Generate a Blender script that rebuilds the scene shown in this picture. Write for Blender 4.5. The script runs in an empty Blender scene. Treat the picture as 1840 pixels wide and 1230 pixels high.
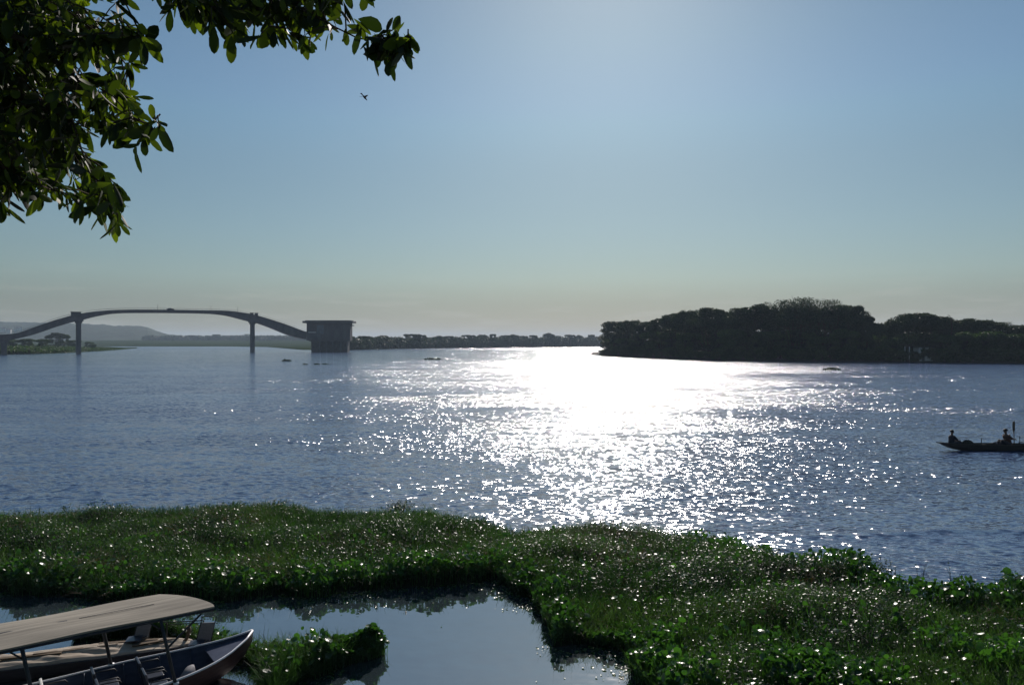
import bpy, math, random
import numpy as np
from mathutils import Vector
random.seed(7); RNG = np.random.default_rng(7)
R = math.radians
S = bpy.context.scene
COL = S.collection

# ------------------------------------------------------------------ camera, sky, sun, exposure
FPX, HC = 1330.0, 7.0                      # focal length in photo pixels, eye height above the water
cd = bpy.data.cameras.new('camera'); cam = bpy.data.objects.new('camera', cd); COL.objects.link(cam)
cam.location = (0, 0, HC); cam.rotation_euler = (R(90), 0, 0)
cd.sensor_width = 36; cd.lens = 36 * FPX / 1840; cd.clip_start = 0.05; cd.clip_end = 30000
S.camera = cam
SUN_EL, SUN_AZ = 30.0, 7.6                 # azimuth to the right of +Y
w = bpy.data.worlds.new('World'); S.world = w; w.use_nodes = True
nt = w.node_tree; bg = nt.nodes['Background']
sky = nt.nodes.new('ShaderNodeTexSky'); sky.sky_type = 'NISHITA'; sky.sun_disc = False
sky.sun_elevation = R(SUN_EL); sky.sun_rotation = R(SUN_AZ)
sky.air_density = 1.0; sky.dust_density = 0.3; sky.ozone_density = 3.0; sky.altitude = 50
# faint wisps of cloud low over the horizon
tc = nt.nodes.new('ShaderNodeTexCoord'); mp = nt.nodes.new('ShaderNodeMapping'); mp.inputs['Scale'].default_value = (5, 5, 42)
nz = nt.nodes.new('ShaderNodeTexNoise'); nz.inputs['Scale'].default_value = 2.2; nz.inputs['Detail'].default_value = 5
cr = nt.nodes.new('ShaderNodeValToRGB'); cr.color_ramp.elements[0].position = .52; cr.color_ramp.elements[1].position = .78
sep = nt.nodes.new('ShaderNodeSeparateXYZ'); band = nt.nodes.new('ShaderNodeValToRGB')
e = band.color_ramp.elements; e[0].position = .012; e[0].color = (0, 0, 0, 1); e[1].position = .03; e[1].color = (1, 1, 1, 1)
x = band.color_ramp.elements.new(.055); x.color = (.5, .5, .5, 1); x = band.color_ramp.elements.new(.1); x.color = (0, 0, 0, 1)
m1 = nt.nodes.new('ShaderNodeMath'); m1.operation = 'MULTIPLY'
m2 = nt.nodes.new('ShaderNodeMath'); m2.operation = 'MULTIPLY'; m2.inputs[1].default_value = .4
mx = nt.nodes.new('ShaderNodeMix'); mx.data_type = 'RGBA'; mx.inputs['B'].default_value = (8.5, 8.2, 7.4, 1)
hs = nt.nodes.new('ShaderNodeMix'); hs.data_type = 'RGBA'; hs.blend_type = 'MULTIPLY'; hs.inputs['Factor'].default_value = 1   # hand-set ramp dims and tints the sky by elevation
ext = nt.nodes.new('ShaderNodeValToRGB'); ee = ext.color_ramp.elements; ee[0].position = 0; ee[0].color = (.38, .385, .40, 1); ee[1].position = 1; ee[1].color = (.9, 1.0, .95, 1)
ext.color_ramp.interpolation = 'B_SPLINE'
for p_, c_ in ((.05, (.47, .445, .42)), (.085, (.68, .69, .60)), (.15, (.76, .80, .72)), (.23, (.83, .88, .78)), (.30, (.90, 1.07, 1.0)), (.42, (.86, .95, .90))): ee.new(p_).color = (*c_, 1)
L = nt.links.new
L(tc.outputs['Generated'], mp.inputs['Vector']); L(mp.outputs[0], nz.inputs['Vector']); L(nz.outputs['Fac'], cr.inputs[0])
L(tc.outputs['Generated'], sep.inputs[0]); L(sep.outputs['Z'], band.inputs[0]); L(cr.outputs[0], m1.inputs[0]); L(band.outputs[0], m1.inputs[1])
L(m1.outputs[0], m2.inputs[0]); L(m2.outputs[0], mx.inputs['Factor']); L(sky.outputs[0], hs.inputs['A']); L(sep.outputs['Z'], ext.inputs[0]); L(ext.outputs[0], hs.inputs['B']); L(hs.outputs['Result'], mx.inputs['A'])
L(mx.outputs['Result'], bg.inputs['Color']); bg.inputs['Strength'].default_value = 0.05
sd = bpy.data.lights.new('sun', 'SUN'); sd.energy = 3.6; sd.angle = R(.5); sd.color = (1, .91, .85)
so = bpy.data.objects.new('sun', sd); COL.objects.link(so); so.location = (0, 0, 50)
SUNDIR = Vector((math.sin(R(SUN_AZ)) * math.cos(R(SUN_EL)), math.cos(R(SUN_AZ)) * math.cos(R(SUN_EL)), math.sin(R(SUN_EL))))
so.rotation_euler = SUNDIR.to_track_quat('Z', 'Y').to_euler()
S.view_settings.view_transform = 'Standard'; S.view_settings.look = 'None'
S.view_settings.gamma = 1; S.view_settings.use_curve_mapping = False
S.view_settings.exposure = 0.42
S.cycles.use_denoising = True
S.cycles.max_bounces = 6; S.cycles.volume_bounces = 0; S.cycles.transparent_max_bounces = 8
S.cycles.use_adaptive_sampling = True; S.cycles.adaptive_threshold = .02

# ------------------------------------------------------------------ helpers
def at(px, py, z=None, Y=None):
    """world point seen at photo pixel (px, py), on height z or at distance Y"""
    if Y is None: Y = (HC - z) * FPX / (py - 615.0)
    return Vector(((px - 920) / FPX * Y, Y, HC - (py - 615.0) / FPX * Y))

def props(o, label=None, cat=None, group=None, kind=None):
    if label: o['label'] = label
    if cat: o['category'] = cat
    if group: o['group'] = group
    if kind: o['kind'] = kind
    return o

def empty(name, loc=(0, 0, 0), rz=0, label=None, cat=None, group=None):
    o = bpy.data.objects.new(name, None); COL.objects.link(o); o.location = loc; o.rotation_euler.z = rz
    o.empty_display_size = .1
    return props(o, label, cat, group)

def mesh_np(name, V, F, mat, parent=None, smooth=False, attr=None, attrs_pt=None):
    """V (n,3); F = array (m,k) or list of arrays with different k; attr = per-face float 'tint'"""
    V = np.asarray(V, dtype=np.float32)
    Fs = F if isinstance(F, list) else [F]
    Fs = [np.asarray(f, dtype=np.int32) for f in Fs if len(f)]
    me = bpy.data.meshes.new(name)
    me.vertices.add(len(V)); me.vertices.foreach_set('co', V.ravel())
    idx = np.concatenate([f.ravel() for f in Fs])
    tot = np.concatenate([np.full(len(f), f.shape[1], dtype=np.int32) for f in Fs])
    st = np.concatenate([[0], np.cumsum(tot)[:-1]]).astype(np.int32)
    me.loops.add(len(idx)); me.loops.foreach_set('vertex_index', idx)
    me.polygons.add(len(tot)); me.polygons.foreach_set('loop_start', st)
    me.polygons.foreach_set('use_smooth', np.full(len(tot), smooth))
    me.update(calc_edges=True)
    if attr is not None:
        a = me.attributes.new('tint', 'FLOAT', 'FACE'); a.data.foreach_set('value', np.asarray(attr, dtype=np.float32))
    if attrs_pt is not None:
        for k, v in attrs_pt.items():
            a = me.attributes.new(k, 'FLOAT', 'POINT'); a.data.foreach_set('value', np.asarray(v, dtype=np.float32))
    me.materials.append(mat)
    o = bpy.data.objects.new(name, me); COL.objects.link(o)
    if parent is not None: o.parent = parent
    return o

class MB:
    """collects boxes, tubes, lofts; build() links them as one mesh object"""
    def __init__(s): s.v = []; s.f = []
    def add(s, vs, fs):
        b = len(s.v); s.v += [tuple(v) for v in vs]; s.f += [tuple(b + i for i in f) for f in fs]
    def box(s, c, d, rz=0, tilt=0):
        cx, cy, cz = c; hx, hy, hz = d[0] / 2, d[1] / 2, d[2] / 2; ca, sa = math.cos(rz), math.sin(rz); ct, stt = math.cos(tilt), math.sin(tilt)
        vs = []
        for z in (-hz, hz):
            for x, y in ((-hx, -hy), (hx, -hy), (hx, hy), (-hx, hy)):
                X = x * ct + z * stt; Z = -x * stt + z * ct
                vs.append((cx + X * ca - y * sa, cy + X * sa + y * ca, cz + Z))
        s.add(vs, [(3, 2, 1, 0), (4, 5, 6, 7), (0, 1, 5, 4), (1, 2, 6, 5), (2, 3, 7, 6), (3, 0, 4, 7)])
    def tube(s, pts, rad, n=8, cap=True):
        pts = [Vector(p) for p in pts]; m = len(pts)
        if not hasattr(rad, '__len__'): rad = [rad] * m
        vs = []
        up = Vector((0.13, .21, 1)).normalized(); prev = None
        for i, p in enumerate(pts):
            t = (pts[min(i + 1, m - 1)] - pts[max(i - 1, 0)])
            t = t.normalized() if t.length > 1e-9 else Vector((0, 0, 1))
            if prev is None:
                a = t.cross(up);
                if a.length < .05: a = t.cross(Vector((1, 0, 0)))
            else: a = prev - t * prev.dot(t)
            a.normalize(); prev = a; b = t.cross(a)
            for k in range(n):
                q = 2 * math.pi * k / n
                vs.append(p + (a * math.cos(q) + b * math.sin(q)) * rad[i])
        fs = []
        for i in range(m - 1):
            for k in range(n):
                k2 = (k + 1) % n; fs.append((i * n + k, i * n + k2, (i + 1) * n + k2, (i + 1) * n + k))
        if cap: fs.append(tuple(range(n - 1, -1, -1))); fs.append(tuple((m - 1) * n + k for k in range(n)))
        s.add(vs, fs)
    def loft(s, rings, closed=True, caps=True):
        n = len(rings[0]); vs = [p for r in rings for p in r]; fs = []
        for i in range(len(rings) - 1):
            for k in range(n if closed else n - 1):
                k2 = (k + 1) % n; fs.append((i * n + k, i * n + k2, (i + 1) * n + k2, (i + 1) * n + k))
        if caps and closed: fs.append(tuple(range(n - 1, -1, -1))); fs.append(tuple((len(rings) - 1) * n + k for k in range(n)))
        s.add(vs, fs)
    def build(s, name, mat, parent=None, smooth=False, bevel=0):
        me = bpy.data.meshes.new(name); me.from_pydata(s.v, [], s.f); me.materials.append(mat)
        if smooth:
            for p in me.polygons: p.use_smooth = True
        me.update(); o = bpy.data.objects.new(name, me); COL.objects.link(o)
        if parent is not None: o.parent = parent
        if bevel:
            b = o.modifiers.new('bevel', 'BEVEL'); b.width = bevel; b.segments = 2; b.limit_method = 'ANGLE'
        return o

def vnoise(x, y, seed=0):
    """smooth value noise, about 0..1"""
    x = np.asarray(x, float); y = np.asarray(y, float)
    xi = np.floor(x).astype(np.int64); yi = np.floor(y).astype(np.int64); fx = x - xi; fy = y - yi
    fx = fx * fx * (3 - 2 * fx); fy = fy * fy * (3 - 2 * fy)
    def h(a, b):
        n = (a * 374761393 + b * 668265263 + seed * 974711) & 0x7fffffff
        n = ((n ^ (n >> 13)) * 1274126177) & 0x7fffffff
        return ((n ^ (n >> 16)) & 0xffff) / 65535.0
    return (h(xi, yi) * (1 - fx) + h(xi + 1, yi) * fx) * (1 - fy) + (h(xi, yi + 1) * (1 - fx) + h(xi + 1, yi + 1) * fx) * fy

def fbm(x, y, seed=0, o=4):
    s = 0; a = .5
    for i in range(o): s = s + a * vnoise(x * 2 ** i, y * 2 ** i, seed + i * 17); a *= .5
    return s / (1 - .5 ** o)

def inpoly(px, py, poly):
    px = np.asarray(px); py = np.asarray(py); r = np.zeros(px.shape, bool); n = len(poly); j = n - 1
    for i in range(n):
        xi, yi = poly[i][0], poly[i][1]; xj, yj = poly[j][0], poly[j][1]
        c = ((yi > py) != (yj > py)) & (px < (xj - xi) * (py - yi) / ((yj - yi) or 1e-9) + xi); r ^= c; j = i
    return r

def edgedist(px, py, poly):
    d = np.full(np.asarray(px).shape, 1e9)
    for i in range(len(poly)):
        ax, ay = poly[i - 1][:2]; bx, by = poly[i][:2]; ux, uy = bx - ax, by - ay; l2 = ux * ux + uy * uy + 1e-9
        t = np.clip(((px - ax) * ux + (py - ay) * uy) / l2, 0, 1)
        d = np.minimum(d, np.hypot(px - ax - t * ux, py - ay - t * uy))
    return d

# ------------------------------------------------------------------ materials
def mat_base(name):
    m = bpy.data.materials.new(name); m.use_nodes = True
    return m, m.node_tree, m.node_tree.nodes['Principled BSDF']

def plain(name, c, rough=.7, spec=.3, metal=0, var=.25, scale=3.0, bump=0.0, c2=None, coord='Object', stretch=(1, 1, 1)):
    """weathered surface: noise-varied colour, roughness and a little bump"""
    m, t, b = mat_base(name)
    tcn = t.nodes.new('ShaderNodeTexCoord'); mpn = t.nodes.new('ShaderNodeMapping'); mpn.inputs['Scale'].default_value = stretch
    n = t.nodes.new('ShaderNodeTexNoise'); n.inputs['Scale'].default_value = scale; n.inputs['Detail'].default_value = 6; n.inputs['Roughness'].default_value = .65
    r = t.nodes.new('ShaderNodeValToRGB'); r.color_ramp.elements[0].position = .3; r.color_ramp.elements[1].position = .7
    if c2 is None: c2 = tuple(min(1, k * (1 + var)) for k in c); c1 = tuple(k * (1 - var) for k in c)
    else: c1 = c
    r.color_ramp.elements[0].color = (*c1, 1); r.color_ramp.elements[1].color = (*c2, 1)
    lk = t.links.new
    lk(tcn.outputs[coord], mpn.inputs['Vector']); lk(mpn.outputs[0], n.inputs['Vector']); lk(n.outputs['Fac'], r.inputs[0]); lk(r.outputs[0], b.inputs['Base Color'])
    b.inputs['Roughness'].default_value = rough; b.inputs['Specular IOR Level'].default_value = spec; b.inputs['Metallic'].default_value = metal
    if bump:
        bn = t.nodes.new('ShaderNodeBump'); bn.inputs['Distance'].default_value = bump; bn.inputs['Strength'].default_value = .8
        lk(n.outputs['Fac'], bn.inputs['Height']); lk(bn.outputs[0], b.inputs['Normal'])
    return m

def leafy(name, c1, c2, rough=.4, spec=.5, trans=.35, tc_=None):
    """leaf: gloss + diffuse reflection with light passing through; colour varies leaf by leaf"""
    m, t, b = mat_base(name); lk = t.links.new
    at_ = t.nodes.new('ShaderNodeAttribute'); at_.attribute_name = 'tint'
    r = t.nodes.new('ShaderNodeValToRGB'); r.color_ramp.elements[0].color = (*c1, 1); r.color_ramp.elements[1].color = (*c2, 1)
    lk(at_.outputs['Fac'], r.inputs[0]); lk(r.outputs[0], b.inputs['Base Color'])
    b.inputs['Roughness'].default_value = rough; b.inputs['Specular IOR Level'].default_value = spec
    tr = t.nodes.new('ShaderNodeBsdfTranslucent'); mxs = t.nodes.new('ShaderNodeMixShader'); mxs.inputs[0].default_value = trans
    mm = t.nodes.new('ShaderNodeMix'); mm.data_type = 'RGBA'; mm.blend_type = 'MULTIPLY'; mm.inputs['Factor'].default_value = 1
    mm.inputs['B'].default_value = (*(tc_ or (2.2, 2.6, 1.0)), 1)
    lk(r.outputs[0], mm.inputs['A']); lk(mm.outputs['Result'], tr.inputs['Color'])
    lk(b.outputs[0], mxs.inputs[1]); lk(tr.outputs[0], mxs.inputs[2]); lk(mxs.outputs[0], t.nodes['Material Output'].inputs['Surface'])
    return m

def water_mat():
    m, t, b = mat_base('water'); lk = t.links.new; N = t.nodes.new
    ior = N('ShaderNodeMapRange'); ior.inputs['To Min'].default_value = 4.8; ior.inputs['To Max'].default_value = 1.95; lk(ior.outputs[0], b.inputs['IOR']); b.inputs['Specular IOR Level'].default_value = .5
    tcn = N('ShaderNodeTexCoord'); ar = N('ShaderNodeAttribute'); ar.attribute_name = 'rough'
    silt = N('ShaderNodeMix'); silt.data_type = 'RGBA'; silt.inputs['A'].default_value = (.03, .042, .046, 1); silt.inputs['B'].default_value = (.048, .084, .19, 1)   # shallow silty lagoon, deeper river
    lk(ar.outputs['Fac'], silt.inputs['Factor']); lk(ar.outputs['Fac'], ior.inputs['Value']); lk(silt.outputs['Result'], b.inputs['Base Color'])
    acc = None
    # wavelets as slopes: every layer is a pair of slope components (metres per metre)
    for sc, st, amp, det in ((0.25, (.4, 1, 1), .20, 1), (1.3, (.4, 1, 1), .85, 2), (5.5, (.5, 1, 1), 2.5, 2)):
        mpn = N('ShaderNodeMapping'); mpn.inputs['Scale'].default_value = st; mpn.inputs['Rotation'].default_value = (0, 0, R(8 * sc))
        nn = N('ShaderNodeTexNoise'); nn.inputs['Scale'].default_value = sc; nn.inputs['Detail'].default_value = det
        sb = N('ShaderNodeVectorMath'); sb.operation = 'SUBTRACT'; sb.inputs[1].default_value = (.5, .5, .5)
        ml = N('ShaderNodeVectorMath'); ml.operation = 'MULTIPLY'; ml.inputs[1].default_value = (amp * 1.15, amp * 1.05, 0)
        lk(tcn.outputs['Object'], mpn.inputs['Vector']); lk(mpn.outputs[0], nn.inputs['Vector']); lk(nn.outputs['Color'], sb.inputs[0]); lk(sb.outputs[0], ml.inputs[0])
        if acc is None: acc = ml
        else:
            ad = N('ShaderNodeVectorMath'); ad.operation = 'ADD'; lk(acc.outputs[0], ad.inputs[0]); lk(ml.outputs[0], ad.inputs[1]); acc = ad
    # gusts: broad streaks of rougher and calmer water
    mpg = N('ShaderNodeMapping'); mpg.inputs['Scale'].default_value = (.022, .075, 1); mpg.inputs['Rotation'].default_value = (0, 0, R(4))
    ng = N('ShaderNodeTexNoise'); ng.inputs['Scale'].default_value = 1; ng.inputs['Detail'].default_value = 4
    rg = N('ShaderNodeMapRange'); rg.inputs['From Min'].default_value = .36; rg.inputs['From Max'].default_value = .64; rg.inputs['To Min'].default_value = .42; rg.inputs['To Max'].default_value = 1.2
    lk(tcn.outputs['Object'], mpg.inputs['Vector']); lk(mpg.outputs[0], ng.inputs['Vector']); lk(ng.outputs['Fac'], rg.inputs['Value'])
    mg = N('ShaderNodeMath'); mg.operation = 'MULTIPLY'; lk(rg.outputs[0], mg.inputs[0]); lk(ar.outputs['Fac'], mg.inputs[1])
    sc_ = N('ShaderNodeVectorMath'); sc_.operation = 'SCALE'; lk(acc.outputs[0], sc_.inputs[0]); lk(mg.outputs[0], sc_.inputs['Scale'])
    geo = N('ShaderNodeNewGeometry')
    ad = N('ShaderNodeVectorMath'); ad.operation = 'ADD'; lk(sc_.outputs[0], ad.inputs[0]); lk(geo.outputs['Normal'], ad.inputs[1])
    nm = N('ShaderNodeVectorMath'); nm.operation = 'NORMALIZE'; lk(ad.outputs[0], nm.inputs[0]); lk(nm.outputs[0], b.inputs['Normal'])
    rr = N('ShaderNodeMapRange'); rr.inputs['To Min'].default_value = .03; rr.inputs['To Max'].default_value = .14
    lk(ar.outputs['Fac'], rr.inputs['Value']); lk(rr.outputs[0], b.inputs['Roughness'])
    return m

M = dict(
    water=water_mat(),
    mud=plain('mud', (.045, .04, .028), .85, .2, scale=.4, bump=.05),
    meadow=plain('meadow', (.018, .034, .012), .95, .0, scale=.02, c2=(.035, .05, .02), stretch=(1, .2, 1)),
    hill=plain('hill', (.02, .036, .018), .95, .1, scale=.02, var=.45, bump=3),
    matbase=plain('mat_base', (.012, .018, .008), .9, .1, scale=6, bump=.03),
    bark=plain('bark', (.06, .047, .035), .95, .03, scale=14, bump=.01, stretch=(1, 1, .25)),
    concrete=plain('concrete', (.12, .12, .125), .85, .25, scale=.35, var=.25, bump=.02, stretch=(1, 1, .4)),
    concrete_dark=plain('concrete_dark', (.10, .10, .10), .85, .25, scale=.5, var=.3),
    steel=plain('steel', (.18, .19, .2), .5, .5, scale=3),
    roofing=plain('roofing', (.10, .10, .10), .7, .3, scale=1),
    pale=plain('pale_render', (.6, .6, .57), .8, .3, scale=.5, var=.12),
    glass=plain('window_glass', (.12, .15, .19), .12, .6, scale=.4),
    carpaint=plain('car_paint', (.06, .06, .065), .3, .6, scale=1, var=.05),
    rubber=plain('rubber', (.02, .02, .02), .8, .2),
    plywood=plain('plywood_roof', (.17, .155, .125), .8, .2, scale=2.4, c2=(.33, .30, .245), stretch=(.30, 4.5, 1), bump=.006),
    tarp=plain('tarpaulin', (.27, .21, .15), .6, .35, scale=3.2, c2=(.46, .40, .31), stretch=(.5, 3, 1), bump=.012),
    navy=plain('navy_paint', (.022, .032, .065), .55, .35, scale=5, c2=(.055, .07, .115), bump=.003, stretch=(.6, 1, 2)),
    redbrown=plain('red_brown_paint', (.05, .022, .02), .6, .35, scale=4, c2=(.12, .055, .045), stretch=(1, 1, 5), bump=.003),
    whitepaint=plain('white_paint', (.75, .76, .78), .4, .5, scale=5, var=.12),
    greyside=plain('grey_planking', (.045, .045, .05), .7, .3, scale=3, var=.25, stretch=(.4, .4, 4)),
    blackmetal=plain('black_metal', (.03, .032, .035), .5, .4, scale=6),
    seatgrey=plain('grey_canvas', (.21, .21, .22), .8, .2, scale=20, var=.12),
    seatwhite=plain('white_plastic', (.7, .7, .66), .4, .5, scale=6, var=.08),
    vinyl=plain('dark_vinyl', (.03, .035, .05), .35, .5, scale=5),
    wood=plain('old_wood', (.12, .09, .06), .8, .2, scale=5, stretch=(1, 1, .3), bump=.004),
    canoe=plain('canoe_wood', (.05, .045, .04), .6, .3, scale=4, stretch=(.3, 2, 1)),
    skin=plain('skin', (.13, .075, .05), .5, .35, var=.08), hair=plain('hair', (.012, .01, .009), .6, .3),
    cloth_dark=plain('dark_cloth', (.04, .04, .05), .85, .15), cloth_red=plain('brown_cloth', (.10, .06, .05), .85, .15),
    net=plain('fishing_net', (.07, .08, .07), .9, .1, scale=30, bump=.02),
    reed=leafy('reed_leaf', (.014, .036, .013), (.042, .08, .028), .6, .2, .3),
    herb=leafy('herb_leaf', (.011, .030, .013), (.038, .080, .028), .34, .13, .3),
    hyac=leafy('hyacinth_leaf', (.018, .05, .012), (.04, .105, .022), .33, .45, .3),
    overhang=leafy('tree_leaf', (.010, .018, .007), (.095, .125, .014), .62, .25, .30, (2.4, 2.8, .6)),
    crown=leafy('crown_leaf', (.014, .026, .014), (.036, .052, .026), .6, .25, .12),
    crown_green=leafy('crown_green_leaf', (.018, .036, .014), (.048, .078, .026), .6, .25, .2),
    housewall=plain('brown_concrete', (.085, .08, .085), .85, .2, scale=.3, c2=(.14, .13, .13), stretch=(1, 1, .3)),
    dry=leafy('dry_stem', (.06, .045, .025), (.14, .11, .06), .7, .2, .2, (1.5, 1.3, .9)),
    feather=plain('bird_feather', (.03, .03, .03), .8, .2),
)

# ------------------------------------------------------------------ water: one sheet to the horizon
def water():
    ys = [1.0]
    while ys[-1] < 60: ys.append(ys[-1] * 1.0075)
    while ys[-1] < 9000: ys.append(ys[-1] * 1.03)
    ys = np.array(ys); th = np.tan(np.linspace(-math.atan(3.2), math.atan(3.2), 620))
    Yg, T = np.meshgrid(ys, th, indexing='ij'); X = Yg * T
    lag = np.clip((Yg - (24.5 - .0 * X - .42 * np.clip(X - 2, 0, 14) * 1.2)) / 2.0, 0, 1)
    rough = .045 + .955 * lag * lag * (3 - 2 * lag)
    # calmer reach under the far bank (left of the island) and off the pump house
    far = np.clip((Yg - 230 - 60 * np.sin(X * .01)) / 120, 0, 1) * np.clip((70 - X) / 60, 0, 1)
    rough = rough * (.74 + .26 * np.clip((Yg - 35) / 40, 0, 1)) * (1 - .3 * far * np.clip((760 - Yg) / 80, 0, 1))
    amp = rough * np.clip((130 - Yg) / 60, 0, 1)
    Z = amp * (.035 * (fbm(X * .16, Yg * .42, 3, 3) - .5) * 2 + .035 * (fbm(X * .55 + Yg * .1, Yg * 1.3, 9, 2) - .5) * 2)
    # one low breaking swell running along the edge of the plants
    cy = 27.0 + .35 * (fbm(X * .25, X * 0, 5, 2) - .5) * 2 + .06 * (X - 14)
    dd = Yg - cy; Z += .13 * np.exp(-(dd / np.where(dd > 0, .55, .28)) ** 2) * np.clip((X - 8) / 5, 0, 1) * (.6 + .6 * fbm(X * .7, Yg * 0, 8, 2))
    V = np.stack([X, Yg, Z], -1).reshape(-1, 3); nr, nc = X.shape
    i = np.arange(nr - 1)[:, None] * nc + np.arange(nc - 1)[None]; i = i.ravel()
    F = np.stack([i, i + 1, i + nc + 1, i + nc], -1)
    o = mesh_np('river_water', V, F, M['water'], smooth=True, attrs_pt={'rough': rough.ravel()})
    props(o, kind='structure')
water()

# ------------------------------------------------------------------ land
def land(name, shore, depth, z0, z1, mat, seed, dirv=(0, 1), nrow=14, jig=.6, rise=.25):
    """sheet from a shoreline polyline back over depth metres"""
    P = [Vector(p) for p in shore]; pts = []
    for a, b in zip(P[:-1], P[1:]):
        for k in range(12): pts.append(a.lerp(b, k / 12))
    pts.append(P[-1]); pts = np.array([[p.x, p.y] for p in pts]); n = len(pts)
    t = np.concatenate([[-.01, 0, .004, .012, .03], np.linspace(.06, 1, nrow)])
    d = np.array(dirv, float); V = []
    for tt in t:
        q = pts + d * depth * tt; h = z0 + (z1 - z0) * max(0, tt) ** .8
        zz = -1.0 if tt < 0 else (0.02 if tt == 0 else h) 
        z = zz + (fbm(q[:, 0] * .02, q[:, 1] * .02, seed) - .5) * jig * (1 if tt > .01 else 0)
        V.append(np.column_stack([q, z]))
    V = np.concatenate(V); nr = len(t)
    i = (np.arange(nr - 1)[:, None] * n + np.arange(n - 1)[None]).ravel()
    o = mesh_np(name, V, np.stack([i, i + 1, i + n + 1, i + n], -1), mat, smooth=True)
    return props(o, kind='structure')

SH_ISL = [at(x, y, 0) for x, y in ((1064, 637.2), (1085, 638.4), (1130, 640.5), (1180, 643), (1300, 647), (1400, 648.5), (1600, 650.5), (1840, 653), (2150, 656), (2900, 665))]
land('island_ground', SH_ISL, 170, .5, 2.5, M['mud'], 4, dirv=(.25, 1))
SH_FAR = [at(x, y, 0) for x, y in ((-1500, 622.5), (190, 622.2), (400, 622.2), (480, 623.2), (545, 628.4), (632, 628.4), (700, 627), (800, 625.3), (1000, 623.2), (1100, 622.5), (3300, 622.0))]
def far_land():
    P = SH_FAR; pts = []
    for a, b in zip(P[:-1], P[1:]):
        for k in range(16): pts.append(a.lerp(b, k / 16))
    pts.append(P[-1]); n = len(pts); V = []; rows = [-3, 0, 2, 20, 60, 120, 250, 450, 800, 1300, 2200, 4000, 6500]
    for r_ in rows:
        for p in pts:
            y = p.y + r_; z = -1 if r_ < 0 else (.02 if r_ == 0 else (.35 if r_ < 30 else .35 + 15 * min(1, max(0, (y - 1250) / 1000)) ** 1.2))
            V.append((p.x * y / p.y, y, z))
    i = (np.arange(len(rows) - 1)[:, None] * n + np.arange(n - 1)[None]).ravel()
    props(mesh_np('far_plain', V, np.stack([i, i + 1, i + n + 1, i + n], -1), M['meadow'], smooth=True), kind='structure')
far_land()
SH_LEFT = [at(x, y, 0) for x, y in ((-900, 646), (0, 636.6), (60, 635.8), (120, 633.8), (180, 630.4), (215, 628), (247, 625.3))]
def left_bank():
    n = 0; V = []; pts = []
    for a, b in zip(SH_LEFT[:-1], SH_LEFT[1:]):
        for k in range(10): pts.append(a.lerp(b, k / 10))
    pts.append(SH_LEFT[-1]); n = len(pts); rows = [-3, 0, 2, 12, 40, 100, 220, 420]
    for r_ in rows:
        for k, p in enumerate(pts):
            f = 1 - k / (n - 1); rr = r_ * min(1, f * 3 + .02); z = -1 if r_ < 0 else .02 if r_ == 0 else .25 + 2.2 * min(1, f * 1.5) * min(1, r_ / 60)
            V.append((p.x * (p.y + rr) / p.y, p.y + rr, z + (.4 * f * (fbm(np.array([p.x * .03]), np.array([r_ * .03]), 2)[0] - .5) if r_ > 2 else 0)))
    i = (np.arange(len(rows) - 1)[:, None] * n + np.arange(n - 1)[None]).ravel()
    props(mesh_np('grassy_river_bank', V, np.stack([i, i + 1, i + n + 1, i + n], -1), M['meadow'], smooth=True), kind='structure')
left_bank()
HX = [-900, -300, 0, 60, 130, 185, 215, 245, 265, 285, 310, 345, 400]
HYp = [578, 577, 579.5, 580.5, 582, 584, 587, 586.5, 588.5, 596, 602, 607, 611]
def hill_top(px, Y): return 7 + (615 - np.interp(px, HX, HYp)) / FPX * Y
def hills():
    px = np.linspace(-900, 400, 320); rows = np.linspace(0, 1, 26); V = []
    for t in rows:
        Y = 2300 + 900 * t; top = hill_top(px, 2900.0)
        prof = math.sin(min(1, t / .62) * math.pi / 2) ** 1.15 if t < .62 else 1 - (t - .62) * .7
        X = (px - 920) / FPX * Y
        z = 6 + (top - 6) * prof + (fbm(X * .03, np.full_like(X, Y) * .03, 31, 4) - .5) * 9 * (.3 + prof)
        V.append(np.column_stack([X, np.full_like(X, Y), z]))
    V = np.concatenate(V); n = 320
    i = (np.arange(25)[:, None] * n + np.arange(n - 1)[None]).ravel()
    props(mesh_np('hills', V, np.stack([i, i + 1, i + n + 1, i + n], -1), M['hill'], smooth=False), kind='structure')
hills()
def bank():
    # the terrace the photographer stands on, ending in a slope out of view
    prof = [(-60, 5.4), (1.6, 5.4), (2.2, 5.3), (4.2, -1.2)]; V = []
    xs = np.linspace(-70, 70, 40)
    for y, z in prof:
        for x in xs: V.append((x, y, z + .04 * math.sin(x * 1.3 + y)))
    i = (np.arange(3)[:, None] * 40 + np.arange(39)[None]).ravel()
    props(mesh_np('river_bank', V, np.stack([i, i + 1, i + 41, i + 40], -1), M['meadow'], smooth=True), kind='structure')
bank()

# ------------------------------------------------------------------ trees
def quads(C, size, N=None, ar=1.0, rng=RNG):
    """one randomly turned leaf-clump quad (rhombus-like) at each centre"""
    n = len(C)
    if N is None: N = rng.normal(size=(n, 3)); 
    N = N / (np.linalg.norm(N, axis=1, keepdims=True) + 1e-9)
    A = rng.normal(size=(n, 3)); A -= N * (A * N).sum(1, keepdims=True); A /= np.linalg.norm(A, axis=1, keepdims=True) + 1e-9
    B = np.cross(N, A); s = (size * rng.uniform(.55, 1.35, n))[:, None]
    k = rng.uniform(.6, 1.1, (n, 4, 1))
    V = np.stack([C + A * s * k[:, 0], C + B * s * ar * k[:, 1], C - A * s * k[:, 2], C - B * s * ar * k[:, 3]], 1).reshape(-1, 3)
    F = np.arange(4 * n).reshape(n, 4)
    return V, F

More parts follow.
